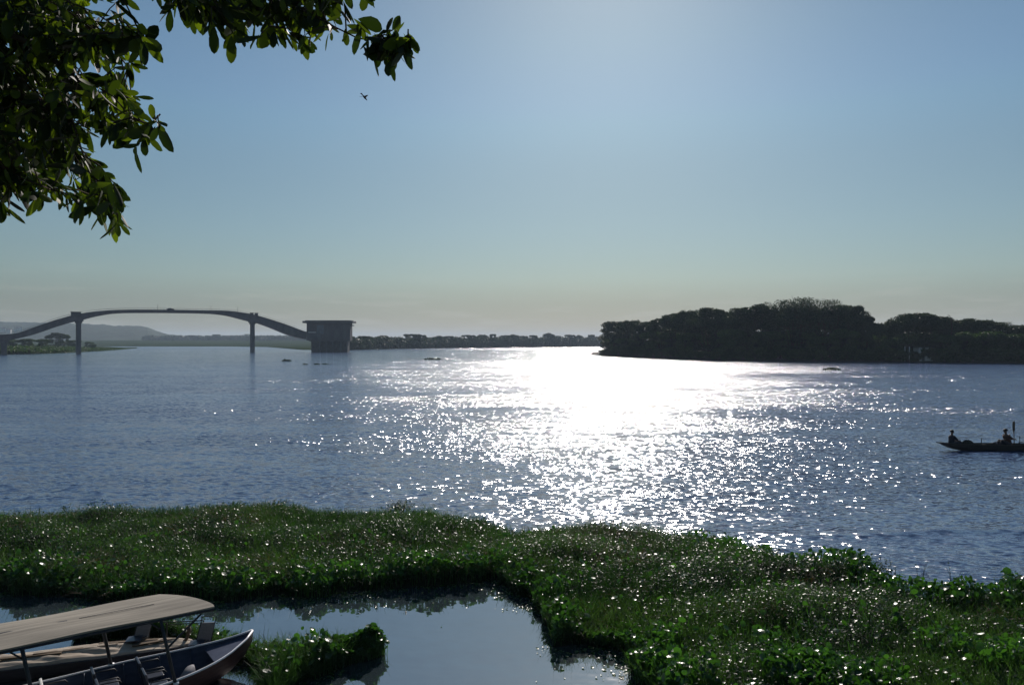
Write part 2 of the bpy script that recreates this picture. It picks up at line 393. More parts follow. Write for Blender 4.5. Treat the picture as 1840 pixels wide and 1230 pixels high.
def crown_mesh(rng, hgt, rad, base, nl, qs, nq, sparse=False, flat=.55):
    """leaf clumps over the lobes of a crown; returns verts, faces, tint, lobe centres"""
    lobes = []
    for k in range(nl):
        a = rng.uniform(0, 2 * math.pi); r = rad * (.80 * math.sqrt(rng.uniform(0, 1)))
        top = hgt - (hgt - base) * .42 * (r / rad) ** 2
        z = rng.uniform(base + .12 * (hgt - base), top) if k % 2 else top
        lr = rad * rng.uniform(.20, .36)
        z = min(z, hgt - lr * flat)
        lobes.append((r * math.cos(a), r * math.sin(a), z, lr))
    lobes.append((0, 0, hgt - rad * .34 * flat, rad * .34))
    C = []; T = []
    w_ = np.array([l[3] ** 2 for l in lobes]); w_ = (w_ / w_.sum() * nq).astype(int)
    for (x, y, z, lr), n in zip(lobes, w_):
        D = rng.normal(size=(n, 3)); D /= np.linalg.norm(D, axis=1, keepdims=True)
        rr = lr * (rng.uniform(.55 if not sparse else .75, 1.08, n)) * (1 + .28 * (fbm(D[:, 0] * 2.5 + x, D[:, 2] * 2.5 + y + D[:, 1], 5, 2) - .5))
        D[:, 2] *= flat * np.where(D[:, 2] < 0, .8, 1)
        C.append(np.array([x, y, z]) + D * rr[:, None]); T.append(np.clip(rng.normal(.25 + .5 * rng.uniform(), .18, n), 0, 1))
    C = np.concatenate(C); T = np.concatenate(T)
    V, F = quads(C, np.full(len(C), qs), rng=rng, ar=.6)
    return V, F, T, lobes

def trunk_mb(rng, lobes, base, tr, limbs=9, twigs=0, hgt=20):
    m = MB(); bend = rng.uniform(-.4, .4, 2)
    fork = Vector((bend[0], bend[1], base * .8))
    m.tube([(0, 0, -.6), (0, 0, .3), (bend[0] * .4, bend[1] * .4, base * .4), fork], [tr * 1.5, tr * 1.1, tr * .9, tr * .7], 8)
    for l in lobes[-limbs:]:
        e_ = Vector(l[:3]); mid = fork.lerp(e_, .5) + Vector((rng.uniform(-.4, .4), rng.uniform(-.4, .4), -.25 * (e_ - fork).length * .4))
        m.tube([fork - Vector((0, 0, .3)), mid, e_], [tr * .45, tr * .28, tr * .08], 6)
        for q in range(twigs):
            d = Vector(rng.normal(size=3)); d.z = abs(d.z) * 1.3; d.normalize()
            p = mid.lerp(e_, rng.uniform(.4, 1)); e2 = p + d * l[3] * rng.uniform(1.0, 1.6)
            m.tube([p, p.lerp(e2, .5) + Vector(rng.normal(size=3)) * .15, e2], [.09, .06, .025], 4)
            for q2 in range(3):
                d2 = (d + Vector(rng.normal(size=3)) * .6).normalized(); p2 = p.lerp(e2, rng.uniform(.4, .95))
                m.tube([p2, p2 + d2 * l[3] * .45], [.05, .02], 4)
    return m

PROTO = {}
def tree_proto(key, hgt, rad, base, nl, qs, nq, tr, mat='crown', sparse=False, flat=.6, twigs=0, seed=1):
    rng = np.random.default_rng(seed)
    V, F, T, lobes = crown_mesh(rng, hgt, rad, base, nl, qs, nq, sparse, flat)
    e_ = empty('proto')
    c = mesh_np('crown', V, F, M[mat], e_, attr=T)
    t = trunk_mb(rng, lobes, base, tr, twigs=twigs, limbs=min(len(lobes), 12 if twigs else 8), hgt=hgt).build('trunk', M['bark'], e_, smooth=True)
    PROTO[key] = (c, t, hgt, rad, e_)

tree_proto('dome', 20, 9.0, 1.2, 42, .42, 13000, .5, seed=11)
tree_proto('wide', 16, 10.5, 1.2, 44, .42, 13000, .5, flat=.5, seed=12)
tree_proto('tall', 22, 6.5, 1.5, 38, .42, 11000, .4, flat=.8, seed=13)
tree_proto('airy', 22, 8.5, 5.0, 34, .26, 5200, .35, sparse=True, flat=.8, twigs=6, seed=14)
tree_proto('green', 10, 6.5, 1.2, 24, .36, 9000, .25, mat='crown_green', flat=.7, seed=15)
tree_proto('umbrella', 14, 9.0, 8.0, 22, .5, 5000, .4, flat=.35, seed=16)
tree_proto('shrub', 3.6, 3.6, .2, 18, .26, 3800, .1, mat='crown_green', flat=.75, seed=17)

USED = set()
def plant_tree(key, name, x, y, z, hgt, rad=None, rz=None, label='', cat='tree', group=None):
    c, t, h0, r0, e0 = PROTO[key]; s = hgt / h0; sr = (rad / r0) if rad else s
    o = empty(name, (x, y, z), rz if rz is not None else random.uniform(0, 6.28), label, cat, group)
    o.scale = (sr, sr, s)
    for src in (c, t):
        if (key, src.name.split('.')[0]) not in USED:
            USED.add((key, src.name.split('.')[0])); d = src
        else: d = src.copy(); COL.objects.link(d)
        d.parent = o
    return o

def shore_at(SH, px):
    """shore point under photo column px"""
    P = [(920 + p.x / p.y * FPX, p.y) for p in SH]
    Y = np.interp(px, [a for a, b in P], [b for a, b in P]); return float(Y)

ISL = [  # photo column, skyline row, metres behind the shore, kind, crown radius, what it looks like
 (1106, 577, 7, 'dome', 8.5, 'rounded dark tree standing at the very tip of the wooded point'),
 (1137, 576, 9, 'wide', 8.0, 'flat topped dark tree second from the tip of the wooded point'),
 (1162, 578, 14, 'dome', 7.0, 'dark low tree third from the tip of the wooded point, before the skyline climbs'),
 (1188, 571, 9, 'tall', 6.5, 'narrow dark tree where the skyline of the wooded point first steps up'),
 (1213, 562, 12, 'dome', 7.5, 'dark tree on the rising skyline between the narrow tree and the broad dome'),
 (1240, 557, 10, 'wide', 8.0, 'dark spreading tree just left of the smooth dome crown'),
 (1272, 553, 10, 'dome', 10.0, 'big smooth dome shaped tree, the highest of the left part of the wooded point'),
 (1303, 564, 16, 'wide', 8.0, 'dark tree in the skyline dip right of the smooth dome crown'),
 (1334, 553, 12, 'dome', 7.5, 'dark tree with ragged top right of the skyline dip'),
 (1368, 547, 10, 'tall', 8.0, 'tall dark tree just left of the feathery tall crowns'),
 (1402, 540, 14, 'airy', 8.0, 'feathery thin topped tree, left one of the tallest trees on the wooded point'),
 (1440, 535, 12, 'airy', 9.0, 'feathery bare twigged tree forming the highest skyline of the wooded point'),
 (1480, 537, 14, 'airy', 8.5, 'feathery tree right of the highest crown, with twigs against the sky'),
 (1423, 550, 8, 'dome', 9.0, 'dense dark tree in front of the feathery tall crowns'),
 (1465, 551, 20, 'wide', 9.5, 'broad dark crown filling in below the highest feathery tree'),
 (1505, 549, 10, 'dome', 7.5, 'dense dark tree right under the right end of the feathery crowns'),
 (1532, 549, 12, 'dome', 6.5, 'round dark tree at the right shoulder of the tallest group'),
 (1556, 564, 9, 'tall', 3.6, 'smaller dark tree stepping down from the right shoulder of the tallest group'),
 (1578, 581, 8, 'wide', 3.6, 'lowest dark tree in the skyline notch of the wooded bank'),
 (1602, 577, 12, 'dome', 4.0, 'small dark tree just right of the skyline notch'),
 (1631, 564, 10, 'wide', 7.0, 'spreading dark tree with layered boughs right of the skyline notch'),
 (1658, 563, 11, 'dome', 7.0, 'dark dome tree above the grey riverside shed'),
 (1686, 568, 14, 'dome', 6.0, 'dark tree sloping down right of the dome over the shed'),
 (1712, 576, 16, 'wide', 5.5, 'dark tree behind the bare forked snag on the right bank'),
 (1740, 573, 14, 'dome', 6.5, 'bushy tree just right of the bare forked snag'),
 (1772, 576, 12, 'wide', 6.5, 'bushy dark tree between the snag and the thin crowned tree'),
 (1808, 578, 16, 'airy', 4.5, 'thin crowned tree with bare twigs near the right end of the wooded bank'),
 (1835, 583, 11, 'dome', 6.0, 'dark tree at the right end of the visible wooded bank'),
 (1880, 580, 14, 'dome', 7.0, 'dark tree past the right end of the wooded bank'),
 (1935, 576, 14, 'wide', 8.0, 'second dark tree past the right end of the wooded bank'),
 (1518, 592, 3, 'green', 6.0, 'lower greener tree in front of the right shoulder of the tallest group'),
 (1480, 606, 2, 'green', 6.0, 'low green tree at the water under the feathery crowns'),
 (1385, 596, 3, 'green', 6.5, 'low dark green tree at the water left of the feathery crowns'),
 (1310, 592, 3, 'green', 6.5, 'low dark green tree at the water right of the smooth dome crown'),
 (1240, 598, 3, 'green', 6.0, 'low dark tree at the water left of the smooth dome crown'),
 (1612, 606, 2, 'green', 5.0, 'low green tree at the water left of the grey shed'),
 (1702, 602, 2, 'green', 5.0, 'bright green low tree just right of the grey shed'),
 (1738, 597, 3, 'green', 5.5, 'bright green rounded tree, middle one of the green trees at right'),
 (1778, 596, 3, 'green', 6.0, 'bright green wide tree in front of the bushy dark ones at right'),
 (1822, 600, 3, 'green', 5.5, 'bright green low tree nearest the right edge of the photo'),
]
for px, yt, off, key, rad, lab in ISL:
    Y = shore_at(SH_ISL, px) + off; X = (px - 920) / FPX * Y; top = HC + (615 - yt) / FPX * Y
    plant_tree(key, 'riverside_tree', X, Y, .6, (top - .6) * random.uniform(.985, 1.015), rad, label=lab, group='trees of the wooded point across the river')
for k in range(46):   # undergrowth at the water's edge
    px = 1092 + k * 17.5 + random.uniform(-5, 5)
    Y = shore_at(SH_ISL, px) + random.uniform(1.5, 5); 
    plant_tree('shrub', 'riverside_shrub', (px - 920) / FPX * Y, Y, .2, random.uniform(3.0, 5.2), random.uniform(3.4, 4.6),
               label='low shrub overhanging the water at the foot of the wooded bank', cat='shrub', group='shrubs along the foot of the wooded bank')
for k in range(34):   # thicket under the tall trees
    px = 1098 + k * 23 + random.uniform(-6, 6); Y = shore_at(SH_ISL, px) + random.uniform(9, 20)
    plant_tree('green', 'thicket_tree', (px - 920) / FPX * Y, Y, .4, random.uniform(7.5, 11.5), random.uniform(6.0, 7.5),
               label='bushy young tree filling the shade under the taller trees of the wooded point', cat='tree', group='thicket under the tall trees of the wooded point')
for k in range(24):   # a back row that closes the wood
    px = 1100 + k * 34 + random.uniform(-8, 8); Y = shore_at(SH_ISL, px) + random.uniform(28, 45)
    yt = np.interp(px, [a[0] for a in ISL[:30]], [a[1] for a in ISL[:30]]) + 22
    plant_tree(('dome', 'wide')[k % 2], 'back_row_tree', (px - 920) / FPX * Y, Y, .8, HC + (615 - yt) / FPX * Y, 9.5,
               label='dark tree deep in the wood behind the riverside trees', group='back row of the wooded point')

# far bank: a belt of wood that reads as one mass, with single crowns standing out of it
def far_wood():
    rng = np.random.default_rng(5); C = []; T = []
    for px in np.arange(600, 1100, 1.2):
        Y = shore_at(SH_FAR, px) + rng.uniform(4, 45); h = (HC + 10.5 / FPX * Y) * rng.uniform(.82, 1.02); r = rng.uniform(5, 9)
        n = 110; D = rng.normal(size=(n, 3)); D /= np.linalg.norm(D, axis=1, keepdims=True); D *= rng.uniform(.7, 1.05, (n, 1))
        C.append(np.column_stack([(px - 920) / FPX * Y + D[:, 0] * r, Y + D[:, 1] * r, h * .5 + D[:, 2] * h * .5])); T.append(np.clip(rng.normal(.2 + .5 * rng.uniform(), .15, n), 0, 1))
    for px in np.arange(262, 620, .9):
        Y = 2150 + rng.uniform(0, 120); g = 14; h = rng.uniform(7, 13); r = rng.uniform(8, 14)
        n = 70; D = rng.normal(size=(n, 3)); D /= np.linalg.norm(D, axis=1, keepdims=True)
        C.append(np.column_stack([(px - 920) / FPX * Y + D[:, 0] * r, Y + D[:, 1] * r, g + h * .5 + D[:, 2] * h * .6])); T.append(np.clip(rng.normal(.3, .15, n), 0, 1))
    C = np.concatenate(C); T = np.concatenate(T)
    V, F = quads(C, np.where(C[:, 1] > 2000, 2.3, 1.2), rng=rng, ar=.8)
    props(mesh_np('far_bank_woodland', V, F, M['crown'], attr=T), 'low belt of dark woodland along the far bank', 'woodland', kind='stuff')
far_wood()
ORD = 'first second third fourth fifth sixth seventh eighth ninth tenth eleventh twelfth thirteenth fourteenth fifteenth sixteenth seventeenth eighteenth nineteenth'.split()
farlab = ['left of the line of far bank trees, close to the pump house', 'standing above the far bank woodland in the middle of the river gap', 'above the far bank woodland near the wooded point']
for k, (px, yt, r_) in enumerate([(655, 604, 8), (688, 603, 8), (742, 600.5, 13), (752, 602, 10), (790, 603.5, 9), (806, 604, 8), (842, 602, 9), (866, 601.5, 9), (885, 600.5, 6), (908, 602.5, 8), (922, 601, 10), (940, 603.5, 7), (958, 602.5, 7), (985, 598.5, 10), (1000, 603.5, 8), (1024, 601.5, 9), (1040, 602, 7), (1062, 601.5, 7), (1078, 604.5, 8)]):
    Y = shore_at(SH_FAR, px) + 25
    plant_tree(('umbrella', 'wide', 'umbrella')[k % 3], 'far_bank_tree', (px - 920) / FPX * Y, Y, .3, HC + (615 - yt) / FPX * Y, r_,
               label=('broad' if r_ > 9 else 'small') + ' umbrella crowned tree on the far bank, ' + ORD[k] + ' from the pump house', group='trees on the far bank ' + ('by the pump house', 'in the river gap', 'near the wooded point')[0 if px < 720 else 1 if px < 950 else 2])
for k, (px, yt) in enumerate([(345, 602), (388, 600.5), (415, 603), (447, 600), (500, 603), (530, 603.5)]):
    Y = 2120; plant_tree('umbrella', 'plain_tree', (px - 920) / FPX * Y, Y, 13, (HC + (615 - yt) / FPX * Y) - 13, 14,
                         label='small far tree on the plain behind the bridge, ' + ORD[k] + ' from the left', group='trees on the plain behind the bridge')
for px, yt, dy, r_, key, lab in [(100, 597.5, 210, 9, 'dome', 'round dark tree on the grassy bank under the left end of the bridge'), (116, 601, 200, 6, 'green', 'smaller tree leaning against the round dark one on the grassy bank'),
                            (52, 608.5, 130, 7, 'green', 'low bush left of the round dark tree on the grassy bank'), (30, 610, 150, 7, 'green', 'low bush by the bridge ramp on the grassy bank'),
                            (75, 609, 110, 6, 'green', 'low bush just in front of the round dark tree on the grassy bank'), (135, 611, 160, 6, 'green', 'low bush by the first tall bridge pier'), (160, 614, 180, 5, 'green', 'small bush right of the first tall bridge pier'),
                            (8, 611, 120, 7, 'green', 'low bush at the left edge of the photo under the ramp'), (168, 618.5, 90, 3, 'shrub', 'tiny shrub on the sandy spit right of the first pier')]:
    Y = shore_at(SH_LEFT, px) + dy
    plant_tree(key, 'bank_tree' if key == 'dome' else 'bank_bush', (px - 920) / FPX * Y, Y, 1.6, HC + (615 - yt) / FPX * Y - 1.6, r_, label=lab, cat='tree' if key == 'dome' else 'bush')
def bank_grass():
    rng = np.random.default_rng(8); n = 26000
    px = rng.uniform(-120, 246, n); Y0 = np.array([shore_at(SH_LEFT, p) for p in px]); f = np.clip((247 - px) / 200, 0, 1)
    Y = Y0 + 1 + rng.uniform(0, 1, n) ** 1.5 * 190 * np.minimum(1, f * 1.6); h = rng.uniform(.4, 1.6, n) * (.4 + f)
    X = (px - 920) / FPX * Y
    V, F = quads(np.column_stack([X, Y, .5 + 1.6 * np.minimum(1, f * 1.5) * np.minimum(1, (Y - Y0) / 60) + h * .4]), h, rng=rng, ar=.7)
    props(mesh_np('bank_grass', V, F, M['crown_green'], attr=np.clip(rng.normal(.5, .2, n), 0, 1)), 'green reeds and grass on the low bank under the bridge', 'grass', kind='stuff')
bank_grass()
# bare forked snag, driftwood at the point
def snag():
    Y = shore_at(SH_ISL, 1708) + 10; g = empty('bare_tree', ((1708 - 920) / FPX * Y, Y, .6), 0, 'bare forked snag poking out of the right part of the wooded bank', 'tree')
    m = MB(); top = HC + (615 - 572) / FPX * Y - .6
    m.tube([(0, 0, -.5), (.1, 0, 6), (.5, 0, top * .8), (.2, 0, top)], [.35, .28, .2, .12], 8); m.build('trunk', M['bark'], g, smooth=True)
    b = MB(); b.tube([(.3, 0, top * .9), (-.6, 0, top - .3), (-1.6, 0, top - .1)], [.12, .1, .05], 6); b.tube([(.3, 0, top * .93), (1, 0, top - .4), (2.1, 0, top - .5)], [.12, .1, .04], 6)
    b.tube([(.2, 0, top), (-.3, 0, top + .9), (-1.0, 0, top + 1.3), (-.1, 0, top + 1.0)], [.1, .09, .09, .04], 6); b.tube([(-.6, 0, top - .3), (-.9, .2, top + .2)], [.06, .02], 5)
    b.build('branch', M['bark'], g, smooth=True)
snag()
def driftwood():
    p = at(1074, 636.5, 0); g = empty('driftwood', (p.x, p.y - 1, 0), 0, 'tangle of driftwood and roots off the tip of the wooded point', 'driftwood'); m = MB(); rng = random.Random(3)
    for k in range(46):
        x = rng.uniform(-4.5, 5); y = rng.uniform(-2, 2); z = rng.uniform(0, 2.8) * min(1, (x + 5.5) / 7); a = rng.uniform(0, 3.14); l = rng.uniform(.6, 2)
        d = Vector((math.cos(a), math.sin(a) * .5, rng.uniform(-.4, .4))) * l
        m.tube([Vector((x, y, z * .5 + .1)) - d, Vector((x, y, z * .5 + .3)), Vector((x, y, z * .5 + .1)) + d], [.1, .17, .06], 6)
    m.build('root_tangle', M['bark'], g, smooth=True)
driftwood()
# riverside shed under the trees
def shed():
    Y = shore_at(SH_ISL, 1662) + 2.5; g = empty('riverside_shed', ((1664 - 920) / FPX * Y, Y, .5), 0, 'small grey shed half hidden under the trees on the right bank', 'shed')
    h = 4.6
    m = MB(); m.box((0, 2, h / 2), (4.8, 4, h)); m.build('wall', M['pale'], g)
    m = MB(); m.box((0, 2, h + .15), (5.6, 4.8, .16), 0, .06); m.build('roof', M['roofing'], g)
    m = MB(); m.box((-1, -.02, 1.1), (.9, .08, 2.1)); m.build('door', M['concrete_dark'], g)
    m = MB(); m.box((1.1, -.02, 2.6), (1.1, .08, .9)); m.build('window', M['glass'], g)
    for k, px in enumerate((1620, 1626, 1634)):
        Y2 = shore_at(SH_ISL, px) + 1.2; q = MB(); q.tube([((px - 920) / FPX * Y2, Y2, -.3), ((px - 920) / FPX * Y2, Y2, 5.6)], .16, 8)
        props(q.build('mooring_pole', M['pale'], None, smooth=True), 'pale upright pole at the water left of the grey shed', 'pole', 'mooring poles left of the grey shed')
shed()

# ------------------------------------------------------------------ bridge
BP1 = Vector((-262.9, 450)); BP2 = Vector((-181, 520)); BD = (BP2 - BP1).normalized(); BN = Vector((-BD.y, BD.x))   # BN points away from the camera
def br(px):
    """distance along the bridge under photo column px"""
    k = (px - 920) / FPX; t = (k * BP1.y - BP1.x) / (BD.x - k * BD.y); q = BP1 + BD * t; return t, q
def zrow(px, py):
    t, q = br(px); return HC - (py - 615) / FPX * q.y
TOP = [(-260, 601), (-120, 601.5), (0, 600.8), (20, 600), (30, 599), (45, 595), (65, 587), (85, 580), (105, 573.5), (130, 566.5), (150, 562), (170, 559.2), (200, 556.8), (240, 555.8), (300, 556.2), (360, 557), (400, 557.6), (414, 558.2), (438, 561.5), (458, 565), (480, 571.5), (512, 581.5), (534, 590), (552, 597)]
BOT = [(-260, 611), (-120, 612), (0, 612), (20, 611), (50, 604), (65, 600), (90, 591), (110, 584.5), (135, 577.5), (150, 574.5), (170, 569), (200, 563.5), (230, 561.8), (300, 561.8), (360, 562.6), (388, 563.6), (414, 567), (436, 573), (451, 577), (469, 580.5), (499, 592), (519, 601), (553, 610)]
xs_ = np.linspace(-260, 552, 140)
tops = np.interp(xs_, [a for a, b in TOP], [b for a, b in TOP]); bots = np.interp(xs_, [a for a, b in BOT], [b for a, b in BOT])
ker = np.array([1, 2, 3, 2, 1]) / 9
tops = np.convolve(np.pad(tops, 2, mode='edge'), ker, 'valid'); bots = np.convolve(np.pad(bots, 2, mode='edge'), ker, 'valid')
bridge = empty('river_bridge', (BP1.x, BP1.y, 0), 0, 'arched grey concrete road bridge on slender piers across the river', 'bridge')
def bl(q, z, off=0): v = q + BN * off; return Vector((v.x - BP1.x, v.y - BP1.y, z))
def make_bridge():
    g = MB(); d = MB(); rings = []; rd = []
    rail = MB(); pr = [[], []]
    for k, (px, ty, by) in enumerate(zip(xs_, tops, bots)):
        t, q = br(px); zt = zrow(px, ty); zb = zrow(px, by)
        rings.append([bl(q, zt - .7, .5), bl(q, zb, 1.6), bl(q, zb, 6.4), bl(q, zt - .7, 7.5)])
        rd.append([bl(q, zt - .75, 0), bl(q, zt - .75, 8), bl(q, zt, 8), bl(q, zt, 7.7), bl(q, zt - .35, 7.7), bl(q, zt - .35, .3), bl(q, zt, .3), bl(q, zt, 0)])
        pr[0].append(bl(q, zt + .95, .12)); pr[1].append(bl(q, zt + .95, 7.88))
        if k % 3 == 0:
            for off in (.12, 7.88): rail.tube([bl(q, zt - .1, off), bl(q, zt + .95, off)], .05, 4)
    g.loft(rings); g.build('girder', M['concrete'], bridge)
    d.loft(rd); d.build('deck', M['concrete_dark'], bridge)
    for p in pr: rail.tube(p, .06, 5)
    rail.build('railing', M['steel'], bridge)
    for px, wd in ((143.5, 2.5), (457.5, 2.4), (8.5, 2.9)):
        t, q = br(px); zb = zrow(px, np.interp(px, [a for a, b in BOT], [b for a, b in BOT])) + .4
        m = MB(); a = math.atan2(BD.y, BD.x); c = bl(q, 0, 4)
        m.box((c.x, c.y, zb / 2 - 1), (wd, 2.9, zb + 2), a)
        m.build('pier', M['concrete'], bridge, bevel=.15)
        m = MB(); 
        for s_, (ww, hh) in enumerate(((wd + 1.0, 1.1), (wd + 2.2, .9))): m.box((c.x, c.y, zb - 1.3 + s_ * 1.0), (ww, 3.6 + s_, hh), a)
        m.build('pier_head', M['concrete'], bridge, bevel=.1)
    # control cabin over the first tall pier, two small kiosks over the second
    def cabin(x0, x1, y0, y1, off, dep, nm, win=True):
        t0, q0 = br(x0); t1, q1 = br(x1); zt = zrow((x0 + x1) / 2, y0); zb = zrow((x0 + x1) / 2, y1); c = bl((q0 + q1) / 2, 0, off); a = math.atan2(BD.y, BD.x)
        m = MB(); m.box((c.x, c.y, (zt + zb) / 2), ((q1 - q0).length, dep, zt - zb), a); o = m.build(nm, M['concrete_dark'], bridge, bevel=.05)
        m = MB(); m.box((c.x, c.y, zt + .1), ((q1 - q0).length + .5, dep + .5, .22), a); m.build('cabin_roof', M['roofing'], o)
    cabin(129, 145.5, 560.4, 568.5, 1.5, 3.2, 'cabin'); cabin(451.2, 455.6, 562, 566.5, 1.0, 2, 'kiosk'); cabin(459.4, 463.8, 562.4, 567.5, 1.0, 2, 'kiosk')
make_bridge()
def lamp_post(px, hh, lab):
    t, q = br(px); zt = zrow(px, np.interp(px, [a for a, b in TOP], [b for a, b in TOP])) - .3; q2 = q + BN * 7.6
    g = empty('street_lamp', (q2.x, q2.y, zt), math.atan2(BD.y, BD.x), lab, 'street lamp', 'street lamps on the bridge')
    m = MB(); m.tube([(0, 0, 0), (0, 0, hh * .6), (0, 0, hh), (0, -.8, hh + .35)], [.13, .1, .08, .06], 8); m.build('pole', M['steel'], g, smooth=True)
    m = MB(); m.box((0, -1.2, hh + .38), (.3, .9, .12)); m.build('lamp_head', M['steel'], g, bevel=.03)
for px, lab in ((289, 'thin street lamp on the bridge crest just left of the car'), (386, 'thin street lamp on the bridge right of the car, halfway to the second pier'), (434, 'thin street lamp on the bridge just before the second tall pier')):
    lamp_post(px, 3.6, lab)
def car():
    t, q = br(308); zt = zrow(308, 556.2) - .33; q2 = q + BN * 2.2
    g = empty('crossing_car', (q2.x, q2.y, zt), math.atan2(BD.y, BD.x), 'dark car crossing the crest of the arched bridge', 'car')
    prof = [(-2.15, .35), (-2.2, .75), (-2.05, .95), (-1.6, 1.0), (-1.1, 1.45), (.35, 1.5), (1.0, 1.05), (1.9, .92), (2.15, .7), (2.15, .35)]
    m = MB(); m.loft([[(x, y * (1 if z < 1.05 else .86), z) for x, z in prof] for y in (-.85, -.8, .8, .85)], caps=True); m.build('body', M['carpaint'], g, bevel=.04)
    m = MB(); m.add([(-1.45, -.80, 1.03), (.85, -.80, 1.06), (.3, -.74, 1.42), (-1.05, -.74, 1.40)], [(0, 1, 2, 3)]); m.build('window', M['glass'], g)
    for x in (-1.35, 1.35):
        for y in (-.8, .8):
            m = MB(); m.tube([(x, y - .1, .33), (x, y + .1, .33)], .33, 14); m.build('wheel', M['rubber'], g)
car()
# pump house at the bridge's end
def pump_house():
    t, q = br(551); Y = q.y; sc = Y / FPX; x0 = (551 - 920) * sc; g = empty('pump_house', (x0, Y, 0), 0, 'boxy grey concrete pump house on piles at the right end of the bridge', 'building')
    X = lambda px: (px - 551) * sc
    Z = lambda py: HC - (py - 615) * sc
    D = 8
    def bx(nm, xa, xb, ya, yb, y0, y1, mat, bev=0):
        m = MB(); m.box(((X(xa) + X(xb)) / 2, (y0 + y1) / 2, (Z(ya) + Z(yb)) / 2), (X(xb) - X(xa), y1 - y0, abs(Z(ya) - Z(yb)))); return m.build(nm, M[mat], g, bevel=bev)
    w1 = bx('wall', 551, 629, 580.5, 611.5, 0, D, 'housewall')
    bx('roof', 545, 635, 576.5, 580.2, -2.4, D + 2, 'roofing', .1)
    bx('roof_edge', 549, 631, 575.3, 576.4, -1, D + 1, 'concrete_dark')
    bx('base_wall', 557.5, 624, 611.6, 634, 2.4, D - .6, 'concrete_dark')
    for px in (574, 585.5, 597.5, 612, 623): bx('pile', px - 1.1, px + 1.1, 611.6, 635, .5, 2.0, 'concrete')
    bx('pile_cap', 555, 626, 611.5, 613, .2, D, 'concrete')
    for a, b in ((569, 582),):
        f = bx('window', a, b, 583.5, 600, -.12, .2, 'concrete'); 
        m = MB()
        for i in range(3):
            for j in range(3):
                xa = X(a) + .25 + i * (X(b) - X(a) - .3) / 3; wz = (Z(583.5) - Z(600)) / 3
                m.box((xa + (X(b) - X(a)) / 6 - .15, -.16, Z(600) + wz * (j + .5)), ((X(b) - X(a)) / 3 - .3, .06, wz - .28))
        o = m.build('pane', M['glass'], f)
    bx('ledge', 554.5, 568, 596.2, 597.4, -1.0, -.03, 'pale')
    bx('balcony', 629.1, 633.5, 583.6, 585.2, 1, 6, 'roofing')
    bx('buttress', 551.5, 577, 597.8, 611.3, -.5, -.03, 'concrete')
    for px in (587.5, 603, 616): bx('wall_joint', px - .25, px + .25, 581, 611, -.06, .1, 'concrete_dark')
pump_house()
# little houses on the hill behind the ramp
for k, (px, py, ww, lab) in enumerate(((4, 591, 16, 'small pale house at the left edge of the photo on the hillside'), (30, 591.5, 11, 'small white house on the hillside above the bridge ramp'), (16, 593, 12, 'small pale house between the two other hillside houses'), (36, 589.5, 7, 'tiny white house highest on the hillside above the ramp'))):
    Y = 2280; p = at(px, py, Y=Y); g = empty('hillside_house', (p.x, p.y, p.z - 4), random.uniform(-.3, .3), lab, 'house')
    m = MB(); m.box((0, 0, 0), (ww, 9, 12)); m.build('wall', M['pale'], g)
    m = MB(); m.loft([[(-ww / 2 - .6, -5.2, 6), (-ww / 2 - .6, 5.2, 6), (-ww / 2 - .6, 0, 8.4)], [(ww / 2 + .6, -5.2, 6), (ww / 2 + .6, 5.2, 6), (ww / 2 + .6, 0, 8.4)]]); m.build('roof', M['redbrown'], g)
    for x in (-ww / 4, ww / 4):
        m = MB(); m.box((x, -4.55, 2.6), (1.6, .2, 1.8)); m.build('window', M['glass'], g)

# ------------------------------------------------------------------ floating plant mats
def wp(pts): return [tuple(at(x, y, 0))[:2] for x, y in pts]
FARE = [(-500, 930), (-150, 925), (0, 925), (100, 924), (200, 921), (300, 919), (400, 914), (480, 913), (560, 920), (640, 927), (720, 924), (800, 930), (880, 936), (930, 950), (980, 950), (1050, 945), (1150, 949), (1240, 954), (1290, 968), (1340, 984), (1430, 995), (1520, 1006), (1560, 1026), (1600, 1044), (1670, 1052), (1740, 1056), (1840, 1062), (2100, 1075), (2500, 1085)]
FARE = [(x, y + float(np.interp(x, [0, 860, 900, 1300, 1420, 1840], [9, 8, 13, 15, 26, 28]))) for x, y in FARE]
NEARE = [(2500, 2200), (1400, 2200), (1290, 1500), (1235, 1330), (1200, 1262), (1165, 1235), (1128, 1208), (1140, 1190), (1118, 1175), (1075, 1168), (1035, 1155), (1005, 1160), (985, 1142), (962, 1112), (955, 1085), (930, 1066), (905, 1054), (885, 1040), (862, 1046), (820, 1050), (760, 1056), (680, 1062), (600, 1068), (520, 1072), (420, 1074), (300, 1078), (200, 1080), (100, 1072), (0, 1066), (-150, 1066), (-500, 1080)]
def ragged(poly, amp, seed, step=.25):
    out = []; k = 0; rng = np.random.default_rng(seed)
    for i in range(len(poly)):
        a = np.array(poly[i]); b = np.array(poly[(i + 1) % len(poly)]); d = np.hypot(*(b - a)); n = max(1, min(60, int(d / step)))
        nrm = np.array([-(b - a)[1], (b - a)[0]]) / (d + 1e-9)
        for t in range(n):
            p = a + (b - a) * t / n; q = (fbm(np.array([p[0] * .9]), np.array([p[1] * .9]), seed, 4)[0] - .5) * 2.6
            q2 = rng.normal() * .16 if rng.uniform() < .5 else 0
            out.append(tuple(p + nrm * amp * (q + q2)))
    return out
MAIN = ragged(wp(FARE + NEARE), .42, 51)
